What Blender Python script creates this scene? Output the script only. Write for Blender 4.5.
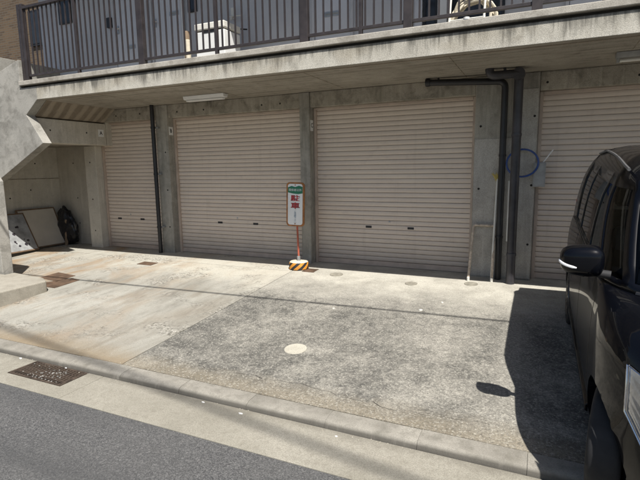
import bpy, bmesh, math, random
from mathutils import Vector, Matrix
random.seed(7)
R = math.radians
scene = bpy.context.scene
for o in list(bpy.data.objects):
    bpy.data.objects.remove(o)
COL = scene.collection

# ------------------------------------------------------------------ camera
YAW, PITCH, ROLL, FPX = R(24.91), R(8.545), R(0.835), 477.3
cam_d = bpy.data.cameras.new('camera')
cam = bpy.data.objects.new('camera', cam_d)
COL.objects.link(cam)
f = Vector((-math.sin(YAW)*math.cos(PITCH), math.cos(YAW)*math.cos(PITCH), -math.sin(PITCH)))
r0 = Vector((math.cos(YAW), math.sin(YAW), 0))
d0 = f.cross(r0)
rt = math.cos(ROLL)*r0 + math.sin(ROLL)*d0
dn = -math.sin(ROLL)*r0 + math.cos(ROLL)*d0
M = Matrix((rt, -dn, -f)).transposed().to_4x4()
M.translation = Vector((0, 0, 1.565))
cam.matrix_world = M
cam_d.sensor_width = 36
cam_d.lens = FPX/640*36
cam_d.clip_start = 0.05
cam_d.clip_end = 900
scene.camera = cam

# ------------------------------------------------------------------ light
SUN = Vector((0.44, -0.467, 1.0))            # direction towards the sun
elev = math.atan2(1.0, math.hypot(SUN.x, SUN.y))
azim = math.atan2(SUN.x, SUN.y)              # clockwise from +Y
w = bpy.data.worlds.new('World')
scene.world = w
w.use_nodes = True
wn = w.node_tree
bg = wn.nodes['Background']
sky = wn.nodes.new('ShaderNodeTexSky')
sky.sky_type = 'NISHITA'
sky.sun_disc = False
sky.sun_elevation = elev
sky.sun_rotation = azim
sky.air_density = 1.0
sky.dust_density = 1.5
sky.ozone_density = 1.0
wn.links.new(sky.outputs[0], bg.inputs[0])
bg.inputs[1].default_value = 0.065
sun_d = bpy.data.lights.new('sun', 'SUN')
sun_d.energy = 5.0
sun_d.angle = R(0.53)
sun_d.color = (1.0, 0.968, 0.92)
sun = bpy.data.objects.new('sun', sun_d)
COL.objects.link(sun)
sun.rotation_euler = (-SUN).to_track_quat('-Z', 'Y').to_euler()
sun.location = (8, -8, 18)
vs = scene.view_settings
vs.view_transform = 'Standard'
vs.look = 'None'
vs.gamma = 1.0
vs.use_curve_mapping = False
vs.exposure = 0.6
scene.cycles.max_bounces = 8
scene.cycles.diffuse_bounces = 5

# ------------------------------------------------------------------ materials
class NT:
    def __init__(s, name):
        s.m = bpy.data.materials.new(name)
        s.m.use_nodes = True
        s.t = s.m.node_tree
        s.b = s.t.nodes['Principled BSDF']
        tc = s.t.nodes.new('ShaderNodeTexCoord')
        s.pos = tc.outputs['Object']
    def n(s, t, **k):
        x = s.t.nodes.new(t)
        for a, v in k.items():
            setattr(x, a, v)
        return x
    def link(s, a, b):
        s.t.links.new(a, b)
    def mapped(s, scale, loc=(0, 0, 0), rot=(0, 0, 0)):
        m = s.n('ShaderNodeMapping')
        m.inputs['Scale'].default_value = scale
        m.inputs['Location'].default_value = loc
        m.inputs['Rotation'].default_value = rot
        s.link(s.pos, m.inputs[0])
        return m.outputs[0]
    def noise(s, scale, detail=5, rough=0.55, vec=None, dist=0.0):
        x = s.n('ShaderNodeTexNoise')
        x.inputs['Scale'].default_value = scale
        x.inputs['Detail'].default_value = detail
        x.inputs['Roughness'].default_value = rough
        x.inputs['Distortion'].default_value = dist
        s.link(vec if vec is not None else s.pos, x.inputs['Vector'])
        return x.outputs[0]
    def voro(s, scale, vec=None, feature='F1'):
        x = s.n('ShaderNodeTexVoronoi')
        x.feature = feature
        x.inputs['Scale'].default_value = scale
        s.link(vec if vec is not None else s.pos, x.inputs['Vector'])
        return x.outputs[0]
    def cells(s, scale, vec=None):
        x = s.n('ShaderNodeTexVoronoi')
        x.inputs['Scale'].default_value = scale
        s.link(vec if vec is not None else s.pos, x.inputs['Vector'])
        sp = s.n('ShaderNodeSeparateColor'); s.link(x.outputs['Color'], sp.inputs[0])
        return sp.outputs[0]
    def rng(s, val, a, b, c=0.0, d=1.0):
        x = s.n('ShaderNodeMapRange')
        x.clamp = True
        for i, v in ((1, a), (2, b), (3, c), (4, d)):
            x.inputs[i].default_value = v
        s.link(val, x.inputs[0])
        return x.outputs[0]
    def math(s, op, a, b=None):
        x = s.n('ShaderNodeMath', operation=op)
        for i, v in ((0, a), (1, b)):
            if v is None:
                continue
            if isinstance(v, (int, float)):
                x.inputs[i].default_value = v
            else:
                s.link(v, x.inputs[i])
        return x.outputs[0]
    def mix(s, fac, a, b, mode='MIX'):
        x = s.n('ShaderNodeMix', data_type='RGBA', blend_type=mode)
        for i, v in ((0, fac), (6, a), (7, b)):
            if isinstance(v, (int, float)):
                x.inputs[i].default_value = v
            elif isinstance(v, tuple):
                x.inputs[i].default_value = (*v, 1)
            else:
                s.link(v, x.inputs[i])
        return x.outputs[2]
    def xyz(s):
        x = s.n('ShaderNodeSeparateXYZ')
        s.link(s.pos, x.inputs[0])
        return x.outputs
    def col(s, c):
        if isinstance(c, tuple):
            s.b.inputs['Base Color'].default_value = (*c, 1)
        else:
            s.link(c, s.b.inputs['Base Color'])
    def rough(s, v):
        if isinstance(v, (int, float)):
            s.b.inputs['Roughness'].default_value = v
        else:
            s.link(v, s.b.inputs['Roughness'])
    def bump(s, h, strength=0.3, dist=0.01):
        x = s.n('ShaderNodeBump')
        x.inputs['Strength'].default_value = strength
        x.inputs['Distance'].default_value = dist
        s.link(h, x.inputs['Height'])
        s.link(x.outputs[0], s.b.inputs['Normal'])

def m_plain(name, c, rough=0.6, metal=0.0, var=0.12, scale=9.0, bump=0.0, spec=0.5, coat=0.0):
    k = NT(name)
    n = k.noise(scale, 6, 0.6)
    dark = tuple(x*(1-var*2) for x in c)
    lite = tuple(min(1, x*(1+var)) for x in c)
    k.col(k.mix(k.rng(n, 0.3, 0.7), dark, lite))
    k.rough(k.rng(k.noise(scale*2, 4), 0.3, 0.7, rough*0.85, min(1, rough*1.15)))
    k.b.inputs['Metallic'].default_value = metal
    k.b.inputs['Specular IOR Level'].default_value = spec
    k.b.inputs['Coat Weight'].default_value = coat
    if bump:
        k.bump(k.noise(scale*8, 4), bump, 0.004)
    return k.m

def m_concrete(name, c1, c2, dark, streak=None, streak_amt=0.5, blotch=0.5, boards=False, speck=0.35, bump=0.25):
    k = NT(name)
    big = k.noise(0.9, 6, 0.6)
    base = k.mix(k.rng(big, 0.35, 0.65), c1, c2)
    mid = k.noise(4.5, 8, 0.70, dist=0.4)
    base = k.mix(k.math('MULTIPLY', k.rng(mid, 0.46, 0.70), blotch), base, dark)
    cl = k.noise(1.7, 7, 0.72, vec=k.mapped((1, 1, 1.3), (11, 5, 2)), dist=0.8)
    base = k.mix(k.math('MULTIPLY', k.rng(cl, 0.56, 0.70), 0.75*blotch), base, tuple(x*0.8 for x in dark))
    base = k.mix(k.math('MULTIPLY', k.rng(cl, 0.43, 0.32), 0.35), base, tuple(min(0.75, x*1.25) for x in c1))
    if streak:
        sc = {'Z': (9, 9, 0.7), 'Y': (7, 0.55, 7), 'X': (0.5, 7, 7)}[streak]
        st = k.noise(1.0, 7, 0.65, vec=k.mapped(sc), dist=0.3)
        base = k.mix(k.math('MULTIPLY', k.rng(st, 0.5, 0.72), streak_amt), base, dark)
        st2 = k.noise(1.7, 6, 0.6, vec=k.mapped(sc, (5, 3, 2)))
        lite = tuple(min(0.8, x*1.25) for x in c1)
        base = k.mix(k.math('MULTIPLY', k.rng(st2, 0.55, 0.75), 0.6), base, lite)
    if boards:
        wv = k.n('ShaderNodeTexWave', wave_type='BANDS', bands_direction='Y')
        wv.inputs['Scale'].default_value = 1.5 if boards == 'D' else 2.2
        wv.inputs['Distortion'].default_value = 2.5
        wv.inputs['Detail'].default_value = 3
        k.link(k.pos, wv.inputs[0])
        base = k.mix(k.rng(wv.outputs[1], 0.3, 0.8, 0.0, 0.5 if boards == 'D' else 0.4), base, (0.47, 0.41, 0.32) if boards == 'D' else tuple(min(.7, x*1.35) for x in c2))
    sp = k.noise(130, 3, 0.7)
    base = k.mix(k.math('MULTIPLY', k.rng(sp, 0.4, 0.62, 1.0, 0.0), speck), base, tuple(x*0.55 for x in dark))
    pits = k.voro(38)
    base = k.mix(k.rng(pits, 0.05, 0.09, 0.55*blotch, 0.0), base, tuple(x*0.4 for x in dark))
    k.col(base)
    k.rough(0.9)
    k.b.inputs['Specular IOR Level'].default_value = 0.25
    h = k.math('ADD', k.math('MULTIPLY', mid, 0.6), k.math('MULTIPLY', sp, 0.25))
    k.bump(h, bump, 0.012)
    return k.m

def m_fascia():
    k = NT('fascia_concrete')
    x, y, z = k.xyz()
    base = k.mix(k.rng(k.noise(0.9, 6, 0.6), 0.35, 0.65), (0.50, 0.47, 0.40), (0.40, 0.372, 0.31))
    mid = k.noise(5, 8, 0.72, dist=0.5)
    base = k.mix(k.rng(mid, 0.48, 0.7, 0, 0.55), base, (0.25, 0.235, 0.195))
    st = k.noise(1.0, 8, 0.7, vec=k.mapped((11, 11, 0.9)), dist=0.25)
    zz = k.rng(z, 2.76, 2.97, -0.10, 0.13)
    base = k.mix(k.rng(k.math('ADD', st, zz), 0.5, 0.68, 0, 0.85), base, (0.085, 0.08, 0.066))
    st2 = k.noise(1.0, 7, 0.65, vec=k.mapped((6, 6, 0.5), (4, 0, 3)))
    base = k.mix(k.rng(k.math('SUBTRACT', st2, zz), 0.5, 0.66, 0, 0.6), base, (0.62, 0.59, 0.51))
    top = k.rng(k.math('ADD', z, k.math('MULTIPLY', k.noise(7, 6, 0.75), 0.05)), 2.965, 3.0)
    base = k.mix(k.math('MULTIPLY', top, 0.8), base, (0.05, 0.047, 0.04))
    hue = k.noise(1.3, 5, 0.6, vec=k.mapped((1, 1, 2), (8, 8, 8)))
    base = k.mix(k.rng(hue, 0.5, 0.7, 0, 0.35), base, (0.36, 0.30, 0.20))
    sp = k.noise(110, 3, 0.75)
    base = k.mix(k.rng(sp, 0.36, 0.58, 0.5, 0.0), base, (0.12, 0.11, 0.09))
    k.col(base); k.rough(0.92)
    k.bump(k.math('ADD', k.math('MULTIPLY', mid, 0.6), k.math('MULTIPLY', sp, 0.3)), 0.45, 0.015)
    return k.m
MAT = {}
MAT['fascia'] = m_fascia()
MAT['coping'] = m_concrete('coping_concrete', (0.50, 0.47, 0.41), (0.40, 0.37, 0.32), (0.16, 0.14, 0.11), None, 0, 0.7)
MAT['soffit'] = m_concrete('soffit_concrete', (0.42, 0.385, 0.325), (0.32, 0.29, 0.24), (0.12, 0.105, 0.08), 'X', 0.65, 0.6, boards='Y')
MAT['haunch'] = m_concrete('haunch_board_marked_concrete', (0.27, 0.225, 0.17), (0.21, 0.175, 0.13), (0.11, 0.09, 0.07), 'X', 0.3, 0.5, boards='D')
MAT['pillar'] = m_concrete('pillar_concrete', (0.45, 0.425, 0.37), (0.33, 0.31, 0.27), (0.12, 0.115, 0.095), 'Z', 0.6, 0.5)
MAT['beam'] = m_concrete('beam_concrete', (0.47, 0.43, 0.36), (0.36, 0.33, 0.27), (0.10, 0.09, 0.07), 'Z', 0.45, 0.75)
MAT['recess'] = m_concrete('recess_concrete', (0.64, 0.60, 0.52), (0.54, 0.505, 0.435), (0.30, 0.27, 0.22), 'Z', 0.3, 0.3)
MAT['stairwall'] = m_concrete('stair_wall_concrete', (0.42, 0.40, 0.355), (0.31, 0.298, 0.265), (0.15, 0.142, 0.122), None, 0, 0.8)
MAT['mould_shade'] = m_concrete('mouldy_shade_concrete', (0.07, 0.065, 0.055), (0.05, 0.046, 0.04), (0.02, 0.019, 0.016), None, 0, 0.6)  # mouldy tone taken near black, with the coping's shade painted in
MAT['render'] = m_concrete('cement_patch', (0.50, 0.475, 0.43), (0.42, 0.395, 0.35), (0.17, 0.16, 0.14), 'Z', 0.3, 0.35)

# left driveway panel: pale trowelled concrete with dirt and rust
def m_drive_left():
    k = NT('driveway_trowelled_concrete')
    x, y, z = k.xyz()
    base = k.mix(k.rng(k.noise(0.8, 7, 0.62, dist=0.6), 0.36, 0.64), (0.30, 0.288, 0.247), (0.40, 0.385, 0.335))
    st = k.noise(1.0, 8, 0.66, vec=k.mapped((3.2, 0.55, 1), rot=(0, 0, R(-14))), dist=0.8)
    base = k.mix(k.rng(st, 0.46, 0.68, 0, 0.72), base, (0.19, 0.17, 0.135))
    st3 = k.noise(2.3, 8, 0.7, vec=k.mapped((2.2, 0.8, 1), (7, 2, 0), (0, 0, R(22))), dist=0.5)
    base = k.mix(k.rng(st3, 0.52, 0.7, 0, 0.5), base, (0.13, 0.12, 0.10))
    # cream wash near the garages
    cream = k.math('MULTIPLY', k.rng(k.math('ADD', y, k.math('MULTIPLY', k.noise(1.7, 6, 0.7), 2.4)), 6.5, 7.3), k.rng(x, -8.0, -5.0, 0.25, 0.75))
    base = k.mix(cream, base, (0.56, 0.53, 0.445))
    # rust, drifting from the left
    rn = k.noise(1.1, 7, 0.65, vec=k.mapped((1, 0.6, 1), (3, 1, 0)), dist=0.5)
    rm = k.math('MULTIPLY', k.rng(rn, 0.46, 0.66), k.rng(x, -3.6, -6.6, 0.06, 0.95))
    base = k.mix(rm, base, (0.30, 0.19, 0.095))
    # dark broken patches of pitted surface
    pn = k.noise(1.5, 5, 0.6, vec=k.mapped((0.8, 1.3, 1), (9, 4, 0)))
    pf = k.noise(26, 6, 0.75)
    pm = k.math('MULTIPLY', k.rng(pn, 0.50, 0.60), k.rng(pf, 0.49, 0.58))
    base = k.mix(k.math('MULTIPLY', pm, 0.85), base, (0.085, 0.078, 0.065))
    pw_ = k.math('MULTIPLY', k.rng(pn, 0.55, 0.64), k.rng(k.cells(48), 0.72, 0.9))
    base = k.mix(k.math('MULTIPLY', pw_, 0.7), base, (0.60, 0.57, 0.50))
    # dirt along the kerb
    ke = k.rng(k.math('ADD', y, k.math('MULTIPLY', k.noise(5, 5, 0.7), -0.28)), 2.95, 3.25, 1.0, 0.0)
    base = k.mix(k.math('MULTIPLY', ke, 0.8), base, (0.25, 0.19, 0.115))
    sp = k.noise(150, 3, 0.7)
    base = k.mix(k.rng(sp, 0.36, 0.6, 0.5, 0.0), base, (0.12, 0.11, 0.09))
    k.col(base)
    k.rough(0.88)
    k.b.inputs['Specular IOR Level'].default_value = 0.25
    k.bump(k.math('ADD', k.math('MULTIPLY', pf, 0.7), sp), 0.35, 0.008)
    return k.m
def m_drive_right():
    k = NT('driveway_worn_aggregate_concrete')
    x, y, z = k.xyz()
    gr = k.noise(55, 5, 0.8)
    gr2 = k.voro(120)
    light = k.mix(k.rng(gr, 0.38, 0.62), (0.25, 0.235, 0.20), (0.43, 0.405, 0.35))
    darkc = k.mix(k.rng(gr, 0.42, 0.66), (0.065, 0.063, 0.058), (0.19, 0.182, 0.16))
    b1 = k.noise(1.15, 8, 0.68, dist=0.5)
    b2 = k.noise(4.0, 7, 0.7)
    b3 = k.noise(14, 6, 0.75)
    bl = k.rng(k.math('ADD', k.math('MULTIPLY', b1, 0.45), k.math('ADD', k.math('MULTIPLY', b2, 0.25), k.math('MULTIPLY', b3, 0.3))), 0.43, 0.575)
    # tyre tracks: paler bands running in, in front of the door and beside the car
    tr = k.rng(k.math('ABSOLUTE', k.math('ADD', x, k.math('ADD', 0.05, k.math('MULTIPLY', b2, 0.25)))), 0.05, 0.2, 0.75, 0.0)
    bl = k.math('MAXIMUM', bl, tr)
    base = k.mix(bl, darkc, light)
    cream = k.rng(k.math('ADD', y, k.math('MULTIPLY', k.noise(2.2, 7, 0.7), 1.5)), 5.95, 6.95)
    cr = k.mix(k.rng(k.noise(2.5, 6, 0.65), 0.4, 0.66), (0.57, 0.54, 0.46), (0.40, 0.377, 0.32))
    cr = k.mix(k.rng(k.noise(30, 5, 0.7), 0.55, 0.7, 0, 0.45), cr, (0.2, 0.18, 0.14))
    base = k.mix(cream, base, cr)
    ke = k.rng(k.math('ADD', y, k.math('MULTIPLY', k.noise(5, 5, 0.7), -0.32)), 2.95, 3.18, 1.0, 0.0)
    base = k.mix(k.math('MULTIPLY', ke, 0.6), base, (0.27, 0.225, 0.155))
    ce = k.cells(95)
    nocream = k.math('SUBTRACT', 1.0, k.math('MULTIPLY', cream, 0.8))
    base = k.mix(k.math('MULTIPLY', k.rng(ce, 0.70, 0.95), k.math('MULTIPLY', nocream, 0.45)), base, (0.058, 0.055, 0.05))
    base = k.mix(k.math('MULTIPLY', k.rng(k.cells(80), 0.78, 0.95), k.math('MULTIPLY', nocream, 0.38)), base, (0.58, 0.55, 0.47))
    sp = k.noise(170, 3, 0.7)
    base = k.mix(k.rng(sp, 0.36, 0.6, 0.6, 0.0), base, (0.10, 0.095, 0.08))
    k.col(base)
    k.rough(0.9)
    k.b.inputs['Specular IOR Level'].default_value = 0.2
    k.bump(k.math('ADD', gr, k.math('MULTIPLY', gr2, 0.6)), 0.45, 0.009)
    return k.m
def m_kerb():
    k = NT('kerb_concrete')
    x, y, z = k.xyz()
    base = k.mix(k.rng(k.noise(1.6, 6, 0.65), 0.36, 0.64), (0.21, 0.195, 0.165), (0.33, 0.308, 0.262))
    base = k.mix(k.rng(k.noise(9, 6, 0.7), 0.47, 0.68, 0, 0.65), base, (0.13, 0.12, 0.095))
    # grime line at the foot of the nose
    gm = k.math('MULTIPLY', k.rng(z, -0.240, -0.219, 1.0, 0.0), k.rng(k.noise(6, 5, 0.7, vec=k.mapped((1, .2, .2))), 0.12, 0.45))
    base = k.mix(k.math('MULTIPLY', gm, 0.85), base, (0.055, 0.05, 0.042))
    sp = k.noise(160, 3, 0.7)
    base = k.mix(k.rng(sp, 0.36, 0.6, 0.5, 0.0), base, (0.12, 0.11, 0.09))
    k.col(base); k.rough(0.9); k.bump(sp, 0.35, 0.006)
    return k.m
def m_gutter():
    k = NT('gutter_concrete')
    x, y, z = k.xyz()
    base = k.mix(k.rng(k.noise(1.3, 6, 0.65), 0.36, 0.64), (0.265, 0.248, 0.20), (0.355, 0.333, 0.275))
    base = k.mix(k.rng(k.noise(22, 6, 0.75), 0.5, 0.66, 0, 0.45), base, (0.20, 0.18, 0.14))
    ed = k.rng(k.math('ADD', y, k.math('MULTIPLY', k.noise(7, 5, 0.7), 0.16)), 2.86, 2.99, 0.0, 1.0)
    base = k.mix(k.math('MULTIPLY', ed, 0.7), base, (0.10, 0.09, 0.07))
    sp = k.noise(140, 4, 0.75)
    base = k.mix(k.rng(sp, 0.38, 0.6, 0.6, 0.0), base, (0.13, 0.115, 0.09))
    k.col(base); k.rough(0.92); k.bump(sp, 0.4, 0.006)
    return k.m
def m_asphalt():
    k = NT('asphalt')
    g = k.noise(70, 5, 0.8)
    ce = k.cells(150); ce2 = k.cells(120)
    base = k.mix(ce, (0.045, 0.045, 0.046), (0.21, 0.205, 0.197))
    base = k.mix(k.rng(g, 0.40, 0.60, 0.6, 0.0), base, (0.05, 0.05, 0.051))
    base = k.mix(k.rng(k.noise(1.1, 6, 0.6), 0.36, 0.66, 0, 0.35), base, (0.125, 0.121, 0.113))
    base = k.mix(k.rng(ce2, 0.95, 0.98, 0, 0.35), base, (0.27, 0.26, 0.245))
    base = k.mix(k.rng(k.noise(1.0, 5, 0.6, vec=k.mapped((.25, 2.2, 1))), 0.48, 0.66, 0, 0.5), base, (0.06, 0.06, 0.06))
    k.col(base); k.rough(0.85)
    k.bump(k.math('ADD', g, k.math('MULTIPLY', ce, 0.8)), 0.8, 0.012)
    return k.m
MAT['drive_l'] = m_drive_left()
MAT['drive_r'] = m_drive_right()
MAT['kerb'] = m_kerb()
MAT['gutter'] = m_gutter()
MAT['asphalt'] = m_asphalt()

def m_brick():
    k = NT('brown_brick_tile')
    x, y, z = k.xyz()
    cb = k.n('ShaderNodeCombineXYZ')
    k.link(k.math('ADD', x, y), cb.inputs[0]); k.link(z, cb.inputs[1])
    b = k.n('ShaderNodeTexBrick')
    k.link(cb.outputs[0], b.inputs['Vector'])
    b.inputs['Color1'].default_value = (0.115, 0.072, 0.038, 1)
    b.inputs['Color2'].default_value = (0.055, 0.034, 0.019, 1)
    b.inputs['Mortar'].default_value = (0.10, 0.085, 0.065, 1)
    b.inputs['Scale'].default_value = 1.0
    b.inputs['Brick Width'].default_value = 0.20
    b.inputs['Row Height'].default_value = 0.058
    b.inputs['Mortar Size'].default_value = 0.008
    k.col(k.mix(k.rng(k.noise(1.2, 5), 0.4, 0.7, 0, 0.5), b.outputs[0], (0.12, 0.085, 0.05)))
    k.rough(0.75); k.bump(b.outputs[1], -0.5, 0.01)
    return k.m
MAT['brick'] = m_brick()

def m_shutter():
    k = NT('shutter_paint')
    geo = k.n('ShaderNodeObjectInfo')
    x = k.mapped((0.8, 1, 3))
    base = k.mix(k.rng(k.noise(1.0, 5), 0.35, 0.65), (0.585, 0.50, 0.42), (0.64, 0.55, 0.46))
    base = k.mix(k.rng(geo.outputs['Random'], 0, 1, 0.0, 0.16), base, (0.54, 0.44, 0.385))
    base = k.mix(k.rng(k.noise(5, 6, 0.7), 0.55, 0.75, 0, 0.3), base, (0.36, 0.28, 0.235))
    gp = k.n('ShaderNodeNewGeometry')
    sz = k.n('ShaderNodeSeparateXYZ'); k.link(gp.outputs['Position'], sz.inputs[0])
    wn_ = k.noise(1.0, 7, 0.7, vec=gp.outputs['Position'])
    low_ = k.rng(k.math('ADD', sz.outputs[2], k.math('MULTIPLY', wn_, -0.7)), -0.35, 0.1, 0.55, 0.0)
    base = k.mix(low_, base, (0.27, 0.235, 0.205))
    mp_ = k.n('ShaderNodeMapping'); mp_.inputs['Scale'].default_value = (10, 1, 0.5); k.link(gp.outputs['Position'], mp_.inputs[0])
    run = k.noise(1.0, 7, 0.7, vec=mp_.outputs[0])
    base = k.mix(k.rng(run, 0.56, 0.76, 0, 0.2), base, (0.30, 0.235, 0.19))
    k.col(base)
    k.rough(k.rng(k.noise(8, 4), 0.3, 0.7, 0.42, 0.58))
    k.bump(k.noise(2.0, 3, 0.5, vec=gp.outputs['Position']), 0.5, 0.03)
    return k.m
MAT['shutter'] = m_shutter()
MAT['rail_beige'] = m_plain('guide_rail_paint', (0.47, 0.38, 0.31), 0.5, var=0.1, scale=5)
MAT['greywall'] = m_plain('grey_painted_wall', (0.47, 0.475, 0.495), 0.75, var=0.06, scale=1.5, bump=0.12)
MAT['greydoor'] = m_plain('grey_painted_steel_door', (0.53, 0.54, 0.57), 0.45, var=0.04, scale=1.2)
MAT['darkrail'] = m_plain('dark_brown_railing_paint', (0.034, 0.027, 0.027), 0.5, var=0.2, scale=6)
MAT['black'] = m_plain('black_plastic', (0.012, 0.012, 0.014), 0.45, var=0.2)
MAT['pipe'] = m_plain('dark_drainpipe', (0.040, 0.038, 0.043), 0.42, var=0.3, scale=4)
MAT['pipe_black'] = m_plain('black_drainpipe', (0.016, 0.016, 0.018), 0.42, var=0.3, scale=4)
MAT['white'] = m_plain('white_enamel', (0.74, 0.74, 0.72), 0.4, var=0.05, scale=3)
MAT['offwhite'] = m_plain('off_white_steel', (0.66, 0.64, 0.58), 0.45, var=0.08, scale=4)
MAT['cream'] = m_plain('cream_plastic', (0.6, 0.54, 0.42), 0.5, var=0.1)
MAT['steel'] = m_plain('galvanised_steel', (0.42, 0.43, 0.44), 0.45, 0.8, 0.15, 12)
MAT['grey'] = m_plain('grey_plastic', (0.30, 0.30, 0.285), 0.5, var=0.15)
MAT['darkglass'] = m_plain('dark_window', (0.02, 0.022, 0.026), 0.12, var=0.1)
MAT['rust'] = m_plain('rusty_tube', (0.56, 0.47, 0.37), 0.75, 0.1, 0.25, 20, 0.3)
MAT['rustplate'] = m_plain('rusty_steel_plate', (0.115, 0.07, 0.042), 0.85, 0.1, 0.3, 6, 0.3)
MAT['grate'] = m_plain('grate_iron', (0.085, 0.062, 0.045), 0.75, 0.3, 0.35, 15, 0.3)
MAT['drydirt'] = m_plain('dried_dirt', (0.27, 0.26, 0.235), 0.9, var=0.3)
MAT['pit'] = m_plain('dark_pit', (0.018, 0.016, 0.014), 0.95)
MAT['manhole'] = m_concrete('cement_lid', (0.56, 0.53, 0.44), (0.48, 0.45, 0.37), (0.27, 0.25, 0.2), None, 0, 0.4)
MAT['cover'] = m_plain('iron_cover', (0.27, 0.25, 0.20), 0.8, 0.1, 0.2, 20)
MAT['blue'] = m_plain('navy_hoop_plastic', (0.035, 0.075, 0.24), 0.35)
MAT['bluejug'] = m_plain('blue_plastic', (0.06, 0.14, 0.30), 0.4)
MAT['yellow'] = m_plain('yellow_plastic', (0.42, 0.33, 0.09), 0.5)
MAT['orange'] = m_plain('rusted_orange_frame', (0.34, 0.135, 0.035), 0.6, 0, 0.25, 14)
MAT['redpole'] = m_plain('faded_red_pole', (0.36, 0.09, 0.05), 0.55, 0, 0.2, 12)
MAT['redchar'] = m_plain('red_print', (0.45, 0.03, 0.035), 0.5)
MAT['blackchar'] = m_plain('black_print', (0.03, 0.025, 0.03), 0.5)
MAT['bluegrey'] = m_plain('faded_blue_print', (0.26, 0.32, 0.38), 0.5)
MAT['greenprint'] = m_plain('green_print', (0.015, 0.16, 0.085), 0.4, var=0.1)
MAT['woodboard'] = m_plain('board_face', (0.52, 0.47, 0.39), 0.7, var=0.06, scale=3, bump=0.1)
MAT['woodedge'] = m_plain('brown_wood_edge', (0.15, 0.095, 0.055), 0.7, var=0.2)
MAT['paleboard'] = m_plain('pale_sign_board', (0.30, 0.305, 0.30), 0.5, var=0.2, scale=7)
MAT['bag'] = m_plain('black_bin_bag', (0.012, 0.012, 0.014), 0.3, var=0.1)
MAT['mat_brown'] = m_plain('brown_rolled_mat', (0.28, 0.20, 0.13), 0.85, var=0.2)
MAT['cable'] = m_plain('black_cable', (0.02, 0.02, 0.02), 0.6)
MAT['paper'] = m_plain('white_litter', (0.78, 0.77, 0.74), 0.7)
MAT['stepconc'] = m_concrete('step_concrete', (0.40, 0.37, 0.31), (0.33, 0.305, 0.25), (0.17, 0.15, 0.115), None, 0, 0.5)
MAT['tyre'] = m_plain('tyre_rubber', (0.018, 0.018, 0.019), 0.8, var=0.2)
MAT['alloy'] = m_plain('alloy_wheel', (0.10, 0.10, 0.105), 0.3, 0.9, 0.05)
MAT['gunmetal'] = m_plain('dark_trim', (0.10, 0.10, 0.10), 0.4, var=0.05)
MAT['chrome'] = m_plain('chrome', (0.8, 0.8, 0.82), 0.12, 1.0, 0.02)
MAT['seatcloth'] = m_plain('grey_seat_cloth', (0.09, 0.088, 0.085), 0.9, var=0.15)
MAT['amberwhite'] = m_plain('clear_indicator', (0.75, 0.76, 0.76), 0.25, var=0.03)
MAT['reflector'] = m_plain('lamp_reflector', (0.72, 0.73, 0.75), 0.22, 0.85, 0.08, 30)

def m_carpaint():
    k = NT('black_car_paint')
    k.col((0.0022, 0.0026, 0.0042))
    k.rough(0.35)
    k.b.inputs['Specular IOR Level'].default_value = 0.04
    k.b.inputs['Coat Weight'].default_value = 0.5
    k.b.inputs['Coat Roughness'].default_value = 0.012
    return k.m
MAT['paint'] = m_carpaint()
def m_glass(name, tint):
    m = bpy.data.materials.new(name); m.use_nodes = True
    t = m.node_tree; t.nodes.remove(t.nodes['Principled BSDF'])
    tr = t.nodes.new('ShaderNodeBsdfTransparent'); tr.inputs[0].default_value = (*tint, 1)
    gl = t.nodes.new('ShaderNodeBsdfGlossy'); gl.inputs[1].default_value = 0.02
    fr = t.nodes.new('ShaderNodeFresnel'); fr.inputs[0].default_value = 1.33
    mx = t.nodes.new('ShaderNodeMixShader')
    t.links.new(fr.outputs[0], mx.inputs[0]); t.links.new(tr.outputs[0], mx.inputs[1]); t.links.new(gl.outputs[0], mx.inputs[2])
    t.links.new(mx.outputs[0], t.nodes['Material Output'].inputs[0])
    return m
MAT['glass'] = m_glass('tinted_car_glass', (0.09, 0.095, 0.095))
MAT['windscreen'] = m_glass('clear_windscreen', (0.6, 0.64, 0.62))
MAT['lens'] = m_glass('clear_lamp_lens', (0.9, 0.9, 0.9))

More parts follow.
